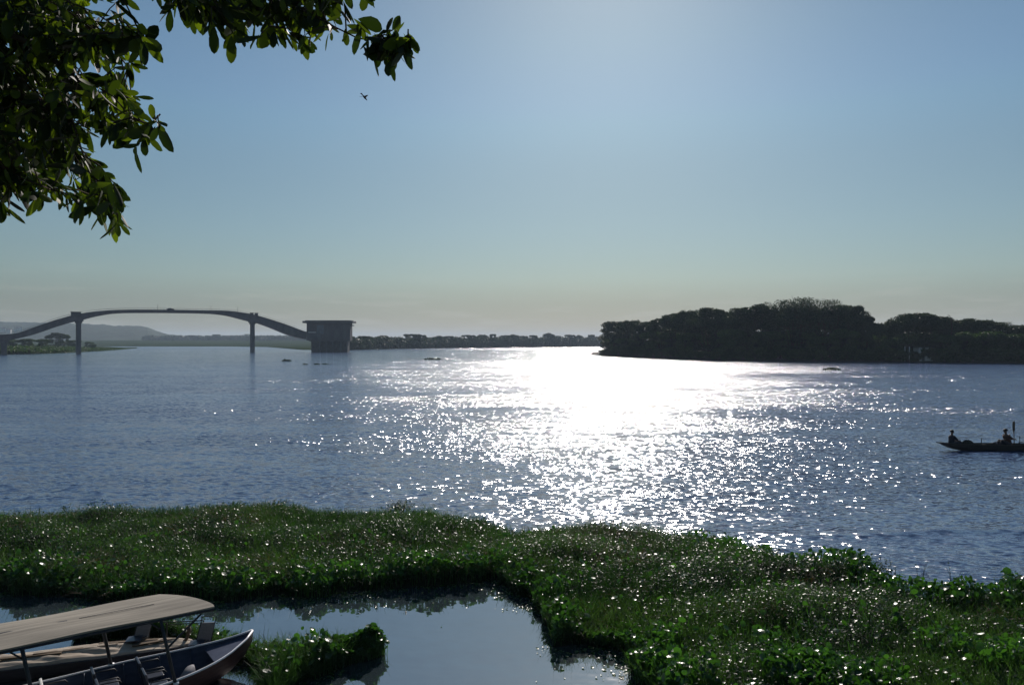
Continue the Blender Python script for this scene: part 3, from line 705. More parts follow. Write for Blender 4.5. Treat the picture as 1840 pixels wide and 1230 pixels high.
SMALL = ragged(wp([(130, 1140), (200, 1130), (300, 1134), (360, 1144), (405, 1162), (460, 1170), (540, 1170), (600, 1168), (660, 1160), (694, 1164), (700, 1176), (672, 1188), (640, 1196), (590, 1212), (545, 1235), (505, 1262), (478, 1300), (462, 1290), (462, 1240), (474, 1212), (440, 1193), (398, 1188), (374, 1168), (300, 1150), (250, 1148), (130, 1156)]), .16, 52, .12)
def mound(x, y, poly, top, ed):
    d = edgedist(x, y, poly); a = np.clip(d / ed, 0, 1); a = a * (2 - a)
    return top * (.5 + .5 * a) * np.clip(.95 + 2.1 * (fbm(x * .45, y * .6, 41, 4) - .5), .28, 1.6), d

def ribbons(P, D, Lh, W, nseg, droop, rng, taper=1.0, fold=0.0):
    """grass blades: strips that rise from P along D and bend over; returns V,F,blade index per face"""
    n = len(P); ts = np.linspace(0, 1, nseg + 1); side = np.cross(D, rng.normal(size=(n, 3))); side /= np.linalg.norm(side, axis=1, keepdims=True) + 1e-9
    hor = D.copy(); hor[:, 2] = 0; hor /= np.linalg.norm(hor, axis=1, keepdims=True) + 1e-6
    V = []
    for t in ts:
        c = P + D * (Lh * t)[:, None] + hor * (Lh * droop * t * t)[:, None]; c[:, 2] -= Lh * droop * .5 * t ** 3
        ww = W * (1 - t ** 2 * taper) * .5 + .0004
        V += [c - side * ww[:, None], c + side * ww[:, None]]
    V = np.stack(V, 1).reshape(-1, 3); k = 2 * (nseg + 1); b = np.arange(n)[:, None] * k
    F = np.concatenate([np.stack([b[:, 0] + 2 * s, b[:, 0] + 2 * s + 1, b[:, 0] + 2 * s + 3, b[:, 0] + 2 * s + 2], -1) for s in range(nseg)])
    return V, F, np.tile(np.arange(n), nseg)

def paddles(P, N, size, rng, up=None):
    """round hyacinth leaves: shallow dished hexagons"""
    n = len(P); N = N / np.linalg.norm(N, axis=1, keepdims=True); A = np.cross(N, rng.normal(size=(n, 3))); A /= np.linalg.norm(A, axis=1, keepdims=True); B = np.cross(N, A)
    V = [P - N * (size * .16)[:, None]]; 
    for k in range(7):
        q = 2 * math.pi * k / 7; rr = size * (1 + .12 * math.cos(q)) * rng.uniform(.9, 1.1, n)
        V.append(P + A * (rr * math.cos(q))[:, None] + B * (rr * math.sin(q) * .85)[:, None])
    V = np.stack(V, 1).reshape(-1, 3); b = np.arange(n) * 8
    F = np.concatenate([np.stack([b, b + 1 + k, b + 1 + (k + 1) % 7], -1) for k in range(7)])
    return V, F, np.tile(np.arange(n), 7)

def sample(poly, n, rng, wfun=None):
    P = np.array(poly); lo = P.min(0); hi = P.max(0); X = []; Y = []; got = 0
    lo = np.maximum(lo, [-26, 7.5]); hi = np.minimum(hi, [30, 40])
    while got < n:
        x = rng.uniform(lo[0], hi[0], 40000); y = rng.uniform(lo[1], hi[1], 40000)
        k = inpoly(x, y, poly) & (np.abs(x) < .74 * y + 1.5) & (rng.uniform(0, 1, 40000) < np.clip(14.0 / y, 0, 1) ** 1.0)
        if wfun is not None: k &= rng.uniform(0, 1, 40000) < wfun(x, y)
        X.append(x[k]); Y.append(y[k]); got += k.sum()
    return np.concatenate(X)[:n], np.concatenate(Y)[:n]

def mat_base_mesh(poly, top, ed, nm, step=.16):
    P = np.array(poly); lo = np.maximum(P.min(0), [-32, 5]); hi = np.minimum(P.max(0), [34, 42])
    xs = np.arange(lo[0], hi[0], step); ys = np.arange(lo[1], hi[1], step); X, Y = np.meshgrid(xs, ys, indexing='xy')
    ins = inpoly(X, Y, poly); z, d = mound(X, Y, poly, top, ed); Z = np.where(ins, z * .55 * np.clip(d / .35, 0, 1), -.08) + .01
    nr, nc = X.shape; i = (np.arange(nr - 1)[:, None] * nc + np.arange(nc - 1)[None]).ravel(); F = np.stack([i, i + 1, i + nc + 1, i + nc], -1)
    keep = ins.ravel()[F].any(1); F = F[keep]; used = np.unique(F); remap = np.zeros(X.size, int); remap[used] = np.arange(len(used))
    V = np.stack([X, Y, Z], -1).reshape(-1, 3)[used]
    return mesh_np(nm, V, remap[F], M['matbase'], smooth=True)

def vegetate(poly, top, ed, nh, ng, ny, tag_, seed, hyw=None, gw=None):
    rng = np.random.default_rng(seed)
    # small leaved floating herbs: the bulk of the mat
    x, y = sample(poly, nh, rng); z, d = mound(x, y, poly, top, ed); jit = rng.uniform(-.45, 1, nh) ** 1
    z = z * (.62 + .42 * jit * np.abs(jit)) ; N = rng.normal(size=(nh, 3)) * .55; N[:, 2] += 1
    V, F = quads(np.column_stack([x, y, z]), np.clip(rng.normal(.031, .011, nh), .013, .07), N, ar=.62, rng=rng)
    pt = np.clip((fbm(x * .45, y * .6, 3, 3) - .5) * 3.2 + .4 + rng.normal(0, .12, nh), 0, 1)  # patchy tint: dark patches put shadow into the colour, bright ones are greener leaves
    props(mesh_np('floating_herbs' , V, F, M['herb'], attr=pt), 'small leaved floating herbs ' + tag_, 'water plants', kind='stuff')
    # grass
    gf = lambda a, b: np.clip(fbm(a * .22, b * .3, 77, 3) * 3.2 - 1.0, .15, 1) * (gw(a, b) if gw else 1)
    x, y = sample(poly, ng, rng, gf); z, d = mound(x, y, poly, top, ed); D = rng.normal(size=(ng, 3)) * .22; D[:, 2] = 1; D /= np.linalg.norm(D, axis=1, keepdims=True)
    Lh = np.clip(rng.normal(.28, .12, ng), .08, .75) * (.8 + .5 * fbm(x * .4, y * .4, 9, 2))
    V, F, ix = ribbons(np.column_stack([x, y, z * .45]), D, Lh, rng.uniform(.008, .017, ng), 3, rng.uniform(.05, .5, ng), rng)
    tt = np.clip((fbm(x * .3, y * .4, 6, 3) - .5) * 3 + .4 + rng.normal(0, .15, ng), 0, 1)
    props(mesh_np('marsh_grass', V, F, M['reed'], attr=tt[ix]), 'slender marsh grass ' + tag_, 'grass', kind='stuff')
    if top > .5:   # taller stems that rough up the surface
        nt_ = 9000; x, y = sample(poly, nt_, rng, lambda a, b: np.clip(fbm(a * .6, b * .6, 211, 3) * 5 - 2.4, .04, 1)); z, d = mound(x, y, poly, top, ed); D = rng.normal(size=(nt_, 3)) * .16; D[:, 2] = 1
        V, F, ix = ribbons(np.column_stack([x, y, z * .6]), D, np.clip(rng.normal(.42, .12, nt_), .2, .8), rng.uniform(.007, .016, nt_), 4, rng.uniform(.0, .5, nt_), rng)
        props(mesh_np('tall_grass', V, F, M['reed'], attr=rng.uniform(.1, .9, nt_)[ix]), 'taller grass tufts standing above the broad plant mat', 'grass', kind='stuff')
    # hyacinths, mostly along the open edge of the lagoon
    def hf(a, b):
        q = edgedist(a, b, poly); nearside = np.clip(1.2 - q / .9, 0.02, 1) * np.clip((25.5 - b) / 1.5, 0, 1); low = np.clip((17.5 - b) / 2.5, 0, 1) * (fbm(a * .7, b * .7, 123, 3) > .56); return np.clip(nearside + .6 * low, 0, 1) * (hyw(a, b) if hyw else 1)
    x, y = sample(poly, ny, rng, hf); z, d = mound(x, y, poly, top, ed); z = np.minimum(z * rng.uniform(.75, 1.25, ny), .62) + .05
    N = rng.normal(size=(ny, 3)) * .8; N[:, 2] += .6; cl = fbm(x * 1.6, y * 1.6, 19, 2); z = z * np.clip(.6 + 1.1 * cl, .5, 1.4)
    V, F, ix = paddles(np.column_stack([x, y, z]), N, np.clip(rng.normal(.055, .019, ny), .022, .10), rng)
    tt = np.clip(fbm(x * .8, y * .8, 16, 2) * 1.3 - .2 + rng.normal(0, .15, ny), 0, 1)
    # their swollen stalks
    nst = ny; D = rng.normal(size=(nst, 3)) * .12; D[:, 2] = 1; D /= np.linalg.norm(D, axis=1, keepdims=True)
    V2, F2, ix2 = ribbons(np.column_stack([x, y, np.full(nst, .0)]), D, z, np.full(nst, .014), 1, np.zeros(nst), rng, taper=.2)
    nv = len(V); props(mesh_np('water_hyacinths', np.concatenate([V, V2]), [F, F2 + nv], M['hyac'], attr=np.concatenate([tt[ix], tt[ix2]])), 'round leaved water hyacinths ' + tag_, 'water plants', kind='stuff')

props(mat_base_mesh(MAIN, .62, 1.6, 'floating_mat'), 'broad floating mat of roots and stems across the shallows', 'plant mat', kind='stuff')
props(mat_base_mesh(SMALL, .34, .5, 'small_floating_mat', .08), 'small floating mat beside the moored boats', 'plant mat', kind='stuff')
vegetate(MAIN, .62, 1.6, 420000, 150000, 15000, 'over the broad mat between river and lagoon', 1)
RT = at(600, 1180, 0).x
vegetate(SMALL, .34, .5, 12000, 15000, 1700, 'on the small mat beside the moored boats', 2, lambda a, b: np.clip((a - RT) / .5 + .5, .03, 1), lambda a, b: np.clip((RT - a) / .6 + .6, .05, 1))

def extras():
    rng = np.random.default_rng(77)
    # dead brown stems lying through the green
    n = 5200; x, y = sample(MAIN, n, rng, lambda a, b: np.clip(fbm(a * .5, b * .5, 311, 3) * 6 - 3.1, .02, 1)); z, d = mound(x, y, MAIN, .62, 1.6)
    D = rng.normal(size=(n, 3)) * .5; D[:, 2] = 1; D /= np.linalg.norm(D, axis=1, keepdims=True)
    V, F, ix = ribbons(np.column_stack([x, y, z * .7]), D, np.clip(rng.normal(.30, .1, n), .1, .6), rng.uniform(.008, .016, n), 3, rng.uniform(.2, 1.1, n), rng)
    props(mesh_np('dry_stems', V, F, M['dry'], attr=rng.uniform(0, 1, n)[ix]), 'dead brown stems scattered through the broad plant mat', 'dry grass', kind='stuff')
    # loose leaves and duckweed drifting off the ragged edge into the lagoon
    xs = []; ys = []
    while len(xs) < 1500:
        a = rng.uniform(-16, 7, 4000); b = rng.uniform(12.5, 22.5, 4000)
        for P, r in ((MAIN, .55), (SMALL, .35)):
            q = edgedist(a, b, P); k = (~inpoly(a, b, P)) & (rng.uniform(0, 1, 4000) < np.exp(-q / (r * .35)) * .9 + .0012) & (fbm(a * .8, b * .8, 90, 2) > .42); xs += list(a[k]); ys += list(b[k])
    xs = np.array(xs); ys = np.array(ys); n = len(xs); N = rng.normal(size=(n, 3)) * .12; N[:, 2] = 1
    V, F, ix = paddles(np.column_stack([xs, ys, np.full(n, .014) + rng.uniform(0, .01, n)]), N, np.clip(rng.normal(.026, .012, n), .01, .06), rng)
    props(mesh_np('loose_leaves', V, F, M['hyac'], attr=rng.uniform(.1, .9, n)[ix]), 'loose leaves and duckweed drifting along the edges of the lagoon', 'floating leaves', kind='stuff')
extras()
# taller plants that stand out of the mats
def stalk_plant(px, py, ytop, n, spread, label, group=None, leaf=.05, kindm='herb', rng=None, bare=False):
    p = at(px, py, 0); Y = p.y; h = HC - (ytop - 615) / FPX * Y
    g = empty('tall_marsh_plant', (p.x, p.y, .1), 0, label, 'marsh plant', group); m = MB(); C = []; N = []
    for k in range(n):
        a = rng.uniform(0, 6.28); r = spread * math.sqrt(rng.uniform(0, 1)); b = Vector((r * .5 * math.cos(a), r * .5 * math.sin(a), 0)); hh = (h - .1) * (rng.uniform(.55, 1) if k else 1)
        t_ = b + Vector((r * math.cos(a) * .7, r * math.sin(a) * .7, hh)); mid = b.lerp(t_, .5) + Vector((rng.uniform(-.04, .04), 0, .03))
        m.tube([b, mid, t_], [.008, .006, .003], 4)
        for q in range(3 if bare else 16):
            f = rng.uniform(.3, 1); c = b.lerp(t_, f); C.append(c + Vector((rng.uniform(-.05, .05), rng.uniform(-.05, .05), rng.uniform(-.02, .03)))); N.append((rng.uniform(-.8, .8), rng.uniform(-.8, .8), 1))
    m.build('stem', M['reed'], g)
    V, F = quads(np.array([tuple(c) for c in C]), np.full(len(C), leaf), np.array(N), ar=.5)
    mesh_np('leaves', V, F, M[kindm], g, attr=np.random.default_rng(3).uniform(.2, .9, len(C)))
rr = random.Random(12)
stalk_plant(722, 925, 897, 26, .42, 'tallest leafy bush on the far edge of the plant mat, left of the sun glitter', rng=rr)
stalk_plant(700, 926, 904, 18, .4, 'leafy bush just left of the tallest one on the far edge of the mat', rng=rr)
stalk_plant(485, 916, 900, 30, .7, 'bushy hump of leaves on the far edge of the mat, right of the boats', rng=rr)
stalk_plant(415, 918, 903, 22, .6, 'lower leafy hump on the far edge of the mat above the boat roof', rng=rr)
stalk_plant(120, 926, 905, 5, .15, 'single dark sprig on the far edge of the mat near the left edge', rng=rr)
stalk_plant(70, 926, 908, 3, .25, 'bare thin sprig on the far edge of the mat at the far left', rng=rr, bare=True)
stalk_plant(1605, 1050, 1000, 3, .1, 'thin tall stem standing before the open water at the right end of the mat', rng=rr, bare=True)
stalk_plant(1715, 1058, 1004, 4, .3, 'branching thin stem near the right end of the mat, tallest there', rng=rr, bare=True)
stalk_plant(1652, 1056, 1008, 3, .2, 'thin stem between the two taller ones at the right end of the mat', rng=rr, bare=True)
stalk_plant(1580, 1040, 1000, 14, .35, 'leafy sprig cluster where the mat steps down to the right', rng=rr)
stalk_plant(1832, 1066, 1028, 26, .35, 'bright leafy clump at the right edge of the photo', rng=rr, leaf=.07, kindm='hyac')
def big_leaf(px, py, ytop, label):
    p = at(px, py, 0); h = HC - (ytop - 615) / FPX * p.y; g = empty('arrow_leaf_plant', (p.x, p.y, 0), 0, label, 'marsh plant')
    m = MB(); m.tube([(0, 0, 0), (.03, 0, h * .5), (-.02, 0, h * .82)], [.012, .01, .008], 5); m.build('stem', M['reed'], g, smooth=True)
    V, F, ix = paddles(np.array([[-.05, 0, h * .9]]), np.array([[-.5, -.7, .5]]), np.array([.12]), RNG); mesh_np('leaf', V, F, M['hyac'], g, smooth=True, attr=np.full(len(F), .6))
big_leaf(1812, 1062, 1020, 'single big round leaf on a stalk left of the bright clump at the right edge')
big_leaf(1563, 1030, 1000, 'single rounded leaf plant at the step of the mat, left of the thin stems')
for k in range(22):
    px = 440 + k * 9 + rr.uniform(-8, 8); py = 1188 + rr.uniform(-12, 14); p = at(px, py, 0); h = rr.uniform(.45, .85)
    if px > 620: continue
    m = MB(); l = rr.uniform(-.12, .16); m.tube([(0, 0, 0), (l * .3, 0, h * .6), (l, rr.uniform(-.05, .05), h)], [.008, .006, .0015], 4)
    o = m.build('reed_stem', M['reed']); o.location = (p.x, p.y, 0); props(o, 'thin upright reed rising over the small mat right of the boats', 'reed', 'reeds over the small mat')

# hyacinth clumps drifting on the river and in the lagoon
def clump(px, py, wpx, hpx, label, name='drifting_plant_clump'):
    p = at(px, py, 0); sc = p.y / FPX; n = 260; rng = np.random.default_rng(int(px)); a = rng.uniform(0, 6.28, n); r = np.sqrt(rng.uniform(0, 1, n)); X = r * np.cos(a) * wpx * sc / 2; Yy = r * np.sin(a) * wpx * sc * .35
    hh = hpx * sc * (1 - r ** 2) * (.5 + .8 * vnoise(X / (wpx * sc) * 5 + 3, X * 0, 3))
    V, F = quads(np.column_stack([X, Yy, hh * rng.uniform(.3, 1, n) + .04]), np.full(n, wpx * sc * .05 + .008), rng=rng)
    g = empty(name, (p.x, p.y, 0), 0, label, 'plant clump'); mesh_np('leaves', V, F, M['crown'], g, attr=rng.uniform(0, 1, n))
    m = MB(); 
    for k in range(5): m.tube([((k / 4 - .5) * wpx * sc * .8, -.03 * wpx * sc, .0), ((k / 4 - .5) * wpx * sc * .8 + .08 * wpx * sc, .05 * wpx * sc, .03)], .02 * wpx * sc, 5)
    m.build('roots', M['bark'], g)
clump(515, 648.5, 18, 4, 'dark humped drifting clump, left of the low row of clumps below the pump house')
clump(548, 654.5, 10, 2.2, 'small drifting clump at the left end of the low row below the pump house')
clump(569, 654.5, 12, 2.4, 'drifting clump in the middle of the low row below the pump house')
clump(584, 654.5, 12, 2.2, 'drifting clump at the right end of the low row below the pump house')
clump(777, 645.5, 32, 2.6, 'long flat drifting clump on the calm reach right of the pump house')
clump(1494, 664, 30, 4.5, 'dark drifting clump off the wooded bank at the right')
clump(1004, 1136, 8, 2, 'tiny floating sprig in the lagoon close to the right mat', 'floating_sprig')

# ------------------------------------------------------------------ boats
def hull_parts(g, secs, mo, mi, mg, frame, gr=.022, th=.035, floor=.08, nprof=13):
    """secs: (u, half breadth, centre, sheer z, keel z); frame(u, v, z) -> local point"""
    us = np.array([s[0] for s in secs]); uu = np.linspace(us[0], us[-1], 44)
    I = [np.interp(uu, us, [s[k] for s in secs]) for k in range(1, 5)]
    for k in range(4):
        q = np.pad(I[k], 2, mode='edge'); I[k] = np.concatenate([I[k][:1], np.convolve(q, ker, 'valid')[1:-1], I[k][-1:]])
    so_ = MB(); si = MB(); ro = []; ri = []; gl = [[], []]
    for u, hb, c, zs, zk in zip(uu, *I):
        a = []; b = []
        for t in np.linspace(-1, 1, nprof):
            v = hb * math.copysign(abs(t) ** .75, t); z = zk + (zs - zk) * abs(t) ** 2.1
            a.append(frame(u, c + v, z)); b.append(frame(u, c + v * max(0, 1 - th / max(hb, .05)), max(z + (th * (1 - abs(t))), zk + floor * (1 if hb > .15 else .3)) if abs(t) < .999 else zs - .002))
        ro.append(a); ri.append(b); gl[0].append(frame(u, c - hb + th * .4, zs + .006)); gl[1].append(frame(u, c + hb - th * .4, zs + .006))
    so_.loft(ro, closed=False); si.loft(ri, closed=False)
    so_.f.append(tuple(range(nprof)))
    so_.build('hull', M[mo], g, smooth=True); si.build('hull_lining', M[mi], g, smooth=True)
    for q in gl:
        m = MB(); m.tube(q, gr, 6); m.build('gunwale', M[mg], g, smooth=True)

B0 = at(452, 1133, .75); AX = R(36)
def make_passenger_boat():
    g = empty('passenger_boat', (B0.x, B0.y, 0), AX, 'navy passenger boat with flat tan board roof on black posts, moored at lower left', 'boat')
    fr = lambda u, v, z: Vector((u, v, z))
    secs = [(-8.2, .62, -.22, .5, .1), (-7.6, .72, -.2, .46, -.1), (-5.5, .82, -.18, .43, -.18), (-3.5, .85, -.16, .42, -.18), (-2.2, .83, -.15, .45, -.16), (-1.6, .74, -.22, .49, -.12), (-1.0, .59, -.22, .55, -.05), (-.5, .38, -.18, .62, .08), (-.15, .16, -.08, .70, .3), (0.02, .03, 0, .76, .55)]
    hull_parts(g, secs, 'redbrown', 'navy', 'whitepaint', fr)
    m = MB(); m.add([fr(-.9, -.72, .49), fr(-.9, .28, .49), fr(-.1, .03, .66), fr(-.1, -.12, .66), fr(-.9, -.72, .46), fr(-.9, .28, .46), fr(-.1, .03, .63), fr(-.1, -.12, .63)], [(0, 3, 2, 1), (4, 5, 6, 7), (0, 1, 5, 4)]); m.build('foredeck', M['navy'], g)
    # roof: gently arched boards, front edge cut back on the far side
    def roof_pt(u, s):                       # s 0 near edge .. 1 far edge
        v = -.80 + 1.42 * s; lim = -.97 - .82 * max(0, s - .08) ** 1.15 if True else 0
        uu_ = lim + u; z = 1.72 + .045 * math.sin(math.pi * s) - .015 * u * 0 + .012 * math.sin(u * 2.3 + s * 3)
        return Vector((uu_ , v + .05 * (1 if u > -.5 else 0) * 0, z))
    m = MB(); cols = 14; rows = 40; top = []; 
    for i in range(rows + 1):
        u = -6.4 * i / rows
        top.append([roof_pt(u, j / cols) for j in range(cols + 1)] + [roof_pt(u, j / cols) - Vector((0, 0, .035)) for j in range(cols, -1, -1)])
    m.loft(top); roof = m.build('roof', M['plywood'], g)
    m = MB()
    for u0, u1 in ((-.7, -2.0), (-2.2, -3.4), (-3.5, -4.9), (-5.0, -6.3)):       # seams and a slit where the boards have sprung
        m.box(((u0 + u1) / 2 - 1.25, -.1, 1.770), (abs(u1 - u0), .012 if u0 != -2.2 else .035, .006))
    m.build('roof_seam', M['blackmetal'], roof)
    m = MB(); m.tube([roof_pt(0, .01) - Vector((0, 0, .06)), roof_pt(-3, .01) - Vector((0, 0, .06)), roof_pt(-6.3, .01) - Vector((0, 0, .06))], .032, 6)
    m.tube([roof_pt(0, .99) - Vector((0, 0, .06)), roof_pt(-6.3, .99) - Vector((0, 0, .06))], .03, 6); m.tube([roof_pt(-.03, .0) - Vector((0, 0, .055)), roof_pt(-.03, .5) - Vector((0, 0, .055)), roof_pt(-.03, 1) - Vector((0, 0, .055))], .025, 6)
    for k in range(7): m.tube([roof_pt(-.9 * k - .5, .02) - Vector((0, 0, .055)), roof_pt(-.9 * k - .5, .5) - Vector((0, 0, .055)), roof_pt(-.9 * k - .5, .98) - Vector((0, 0, .055))], .018, 6)
    m.build('roof_frame', M['blackmetal'], g)
    for u, side in ((-1.72, -1), (-3.95, -1), (-6.2, -1), (-2.6, 1), (-4.9, 1), (-6.9, 1)):
        v0 = -1.0 if side < 0 else .66; v1 = -.79 if side < 0 else .6
        m = MB(); m.tube([(u, v0 + .03, .40), (u - .12, (v0 + v1) / 2, 1.0), (u - .24, v1, 1.66)], .034, 8)
        m.tube([(u - .21, v1, 1.45), (u - .42, v1, 1.64)], .018, 6)
        m.build('roof_post', M['blackmetal'], g, smooth=True)
        m = MB(); m.tube([(u, v0 + .03, .43), (u, v0 + .03, .47)], .055, 10); m.build('post_socket', M['whitepaint'], g, smooth=True)
    m = MB(); m.tube([(-1.22, -.79, 1.62), (-1.88, -.87, 1.1)], .022, 6); m.build('brace', M['blackmetal'], g)
    for k, u in enumerate((-1.15, -1.75, -2.4, -3.1, -3.9, -4.7, -5.6)):      # inner frames of the hull
        ub = [q[0] for q in secs]; hb, c, zs, zk = [float(np.interp(u, ub, [q[j] for q in secs])) for j in (1, 2, 3, 4)]; m = MB()
        m.tube([(u, c + (hb - .045) * math.copysign(abs(t) ** .75, t), max(zk + (zs - zk) * abs(t) ** 2.1 + .03, zk + .1)) for t in np.linspace(-.97, .97, 15)], .018, 5); m.build('rib', M['navy'], g, smooth=True)
    m = MB(); m.tube([(-3.2 + .16 * math.cos(q * .7), -.1 + .16 * math.sin(q * .7), .0 + .004 * q) for q in range(30)], .014, 5); m.build('rope_coil', M['seatwhite'], g, smooth=True)
    # seats
    def seat(u, v, mat, bh=.34, facing=1):
        s_ = MB(); s_.box((u, v, .26), (.40, .44, .05)); s_.box((u, v, .10), (.08, .08, .3)); so2 = s_.build('seat', M['vinyl' if mat == 'vinyl' else 'seatgrey'], g, bevel=.015)
        b_ = MB(); b_.box((u - .22 * facing, v, .28 + bh / 2), (.05, .42, bh), 0, -.18 * facing); b_.build('backrest', M[mat], so2, bevel=.015)
        a_ = MB()
        for dv in (-.24, .24): a_.tube([(u - .2 * facing, v + dv, .27), (u - .16 * facing, v + dv, .46), (u + .16 * facing, v + dv, .455), (u + .2 * facing, v + dv, .40)], .014, 6)
        a_.build('armrest', M['blackmetal'], so2, smooth=True)
    for u, mm in ((-1.95, 'vinyl'), (-2.75, 'vinyl'), (-3.6, 'seatwhite'), (-4.5, 'seatwhite'), (-5.4, 'vinyl')):
        for v in (-.46, .18): seat(u, v, mm)
    m = MB(); m.tube([(-1.55, -.62, .36), (-1.35, -.45, .40), (-1.25, -.2, .38)], [.05, .11, .04], 10); m.build('folded_cushion', M['seatgrey'], g, smooth=True)
make_passenger_boat()

D0 = at(360, 1158, .33); DA = R(18.5)
def make_deck_boat():
    g = empty('wooden_deck_boat', (D0.x, D0.y, 0), DA, 'low grey wooden boat with wrinkled brown tarpaulin over its deck, behind the roofed boat', 'boat')
    fr = lambda u, v, z: Vector((u, v, z))
    secs = [(-6.5, .36, .42, .27, -.05), (-5, .42, .42, .27, -.12), (-2, .42, .40, .28, -.12), (-.8, .34, .34, .30, -.08), (-.25, .18, .18, .32, .02), (.05, .03, .06, .34, .18)]
    hull_parts(g, secs, 'greyside', 'wood', 'greyside', fr, gr=.02)
    V = []; nu, nv = 150, 26; us = np.linspace(-6.4, -.12, nu)
    hb = np.interp(us, [-6.5, -5, -2, -.8, -.25, .05], [.36, .42, .42, .34, .18, .03]); cc = np.interp(us, [-6.5, -5, -2, -.8, -.25, .05], [.42, .42, .40, .34, .18, .06])
    for j in range(nv):
        s = -1 + 2 * j / (nv - 1); v = cc + hb * s * .93
        z = .33 + .05 * (1 - s * s) + .15 * (fbm(us * 1.6 + v * 1.2, v * 7 + us * 1.1, 61, 4) - .45) * (1 - abs(s) ** 4) - .05 * (abs(s) > .97)
        V.append(np.column_stack([us, v, z]))
    V = np.concatenate(V); i = (np.arange(nv - 1)[:, None] * nu + np.arange(nu - 1)[None]).ravel()
    o = mesh_np('deck_tarpaulin', V, np.stack([i, i + 1, i + nu + 1, i + nu], -1), M['tarp'], g, smooth=True)
    m = MB(); m.tube([(-.42, .2, .30), (-.30, .24, .42), (-.25, .26, .58), (-.28, .26, .68)], [.03, .035, .045, .06], 8); m.build('stem_knee', M['wood'], g, smooth=True)
    m = MB()
    for k, (u, v, l, a) in enumerate(((-2.5, .4, 1.6, .05), (-1.5, .5, 1.2, -.12), (-1.0, .3, .8, .15), (-3.6, .35, 1.7, -.05))): m.box((u, v, .41), (l, .09, .025), a)
    m.build('loose_plank', M['wood'], g)
make_deck_boat()
def deck_chair(px, py, z, hgt, label, frame_h=0, rz=0):
    p = at(px, py, z); g = empty('deck_chair', (p.x, p.y, z), rz, label, 'chair', None)
    m = MB(); m.box((.03, 0, hgt * .5 + .04), (.30, .035, hgt), 0, .0); o = m.build('backrest', M['seatgrey'], g, bevel=.012)
    for v in o.data.vertices: v.co.x += .22 * (v.co.z) ; v.co.y += .12 * v.co.z
    m = MB(); H_ = hgt + frame_h
    m.tube([(-.13, 0, .0), (-.13 + .22 * H_, .12 * H_, H_), (.17 + .22 * H_, .12 * H_, H_ + .02), (.19, 0, .0)], .012, 6)
    m.tube([(-.13, .02, .1), (-.28, -.35, .02)], .013, 6); m.tube([(.16, .02, .1), (.02, -.35, .02)], .013, 6); m.build('frame', M['blackmetal'], g)
    m = MB(); m.box((-.05, -.16, .10), (.30, .30, .03), .1, .0); m.build('seat', M['vinyl'], g)
deck_chair(250, 1150, .36, .40, 'grey backed chair on the tarpaulin, partly hidden under the roof edge', rz=.15)
deck_chair(362, 1157, .36, .42, 'grey backed chair with tall tube frame at the front tip of the deck boat', .17, rz=.1)
def bow_rail():
    p = at(300, 1117, Y=16.6); q = at(366, 1114, Y=16.4); m = MB(); g = empty('tube_rail', (p.x, p.y, .3), 0, 'thin horizontal tube rail reaching from under the roof to the tall chair frame', 'rail')
    a = Vector((0, 0, p.z - .3)); b = q - p + a; m.tube([a - Vector((.5, -.1, .0)), a, b], .012, 6); m.tube([a + Vector((0, 0, -.05)), b + Vector((0, 0, -.05))], .010, 6); m.tube([a, (a.x, a.y, -.1)], .012, 6); m.tube([b, (b.x, b.y, .0)], .012, 6); m.build('rail_tube', M['blackmetal'], g)
bow_rail()

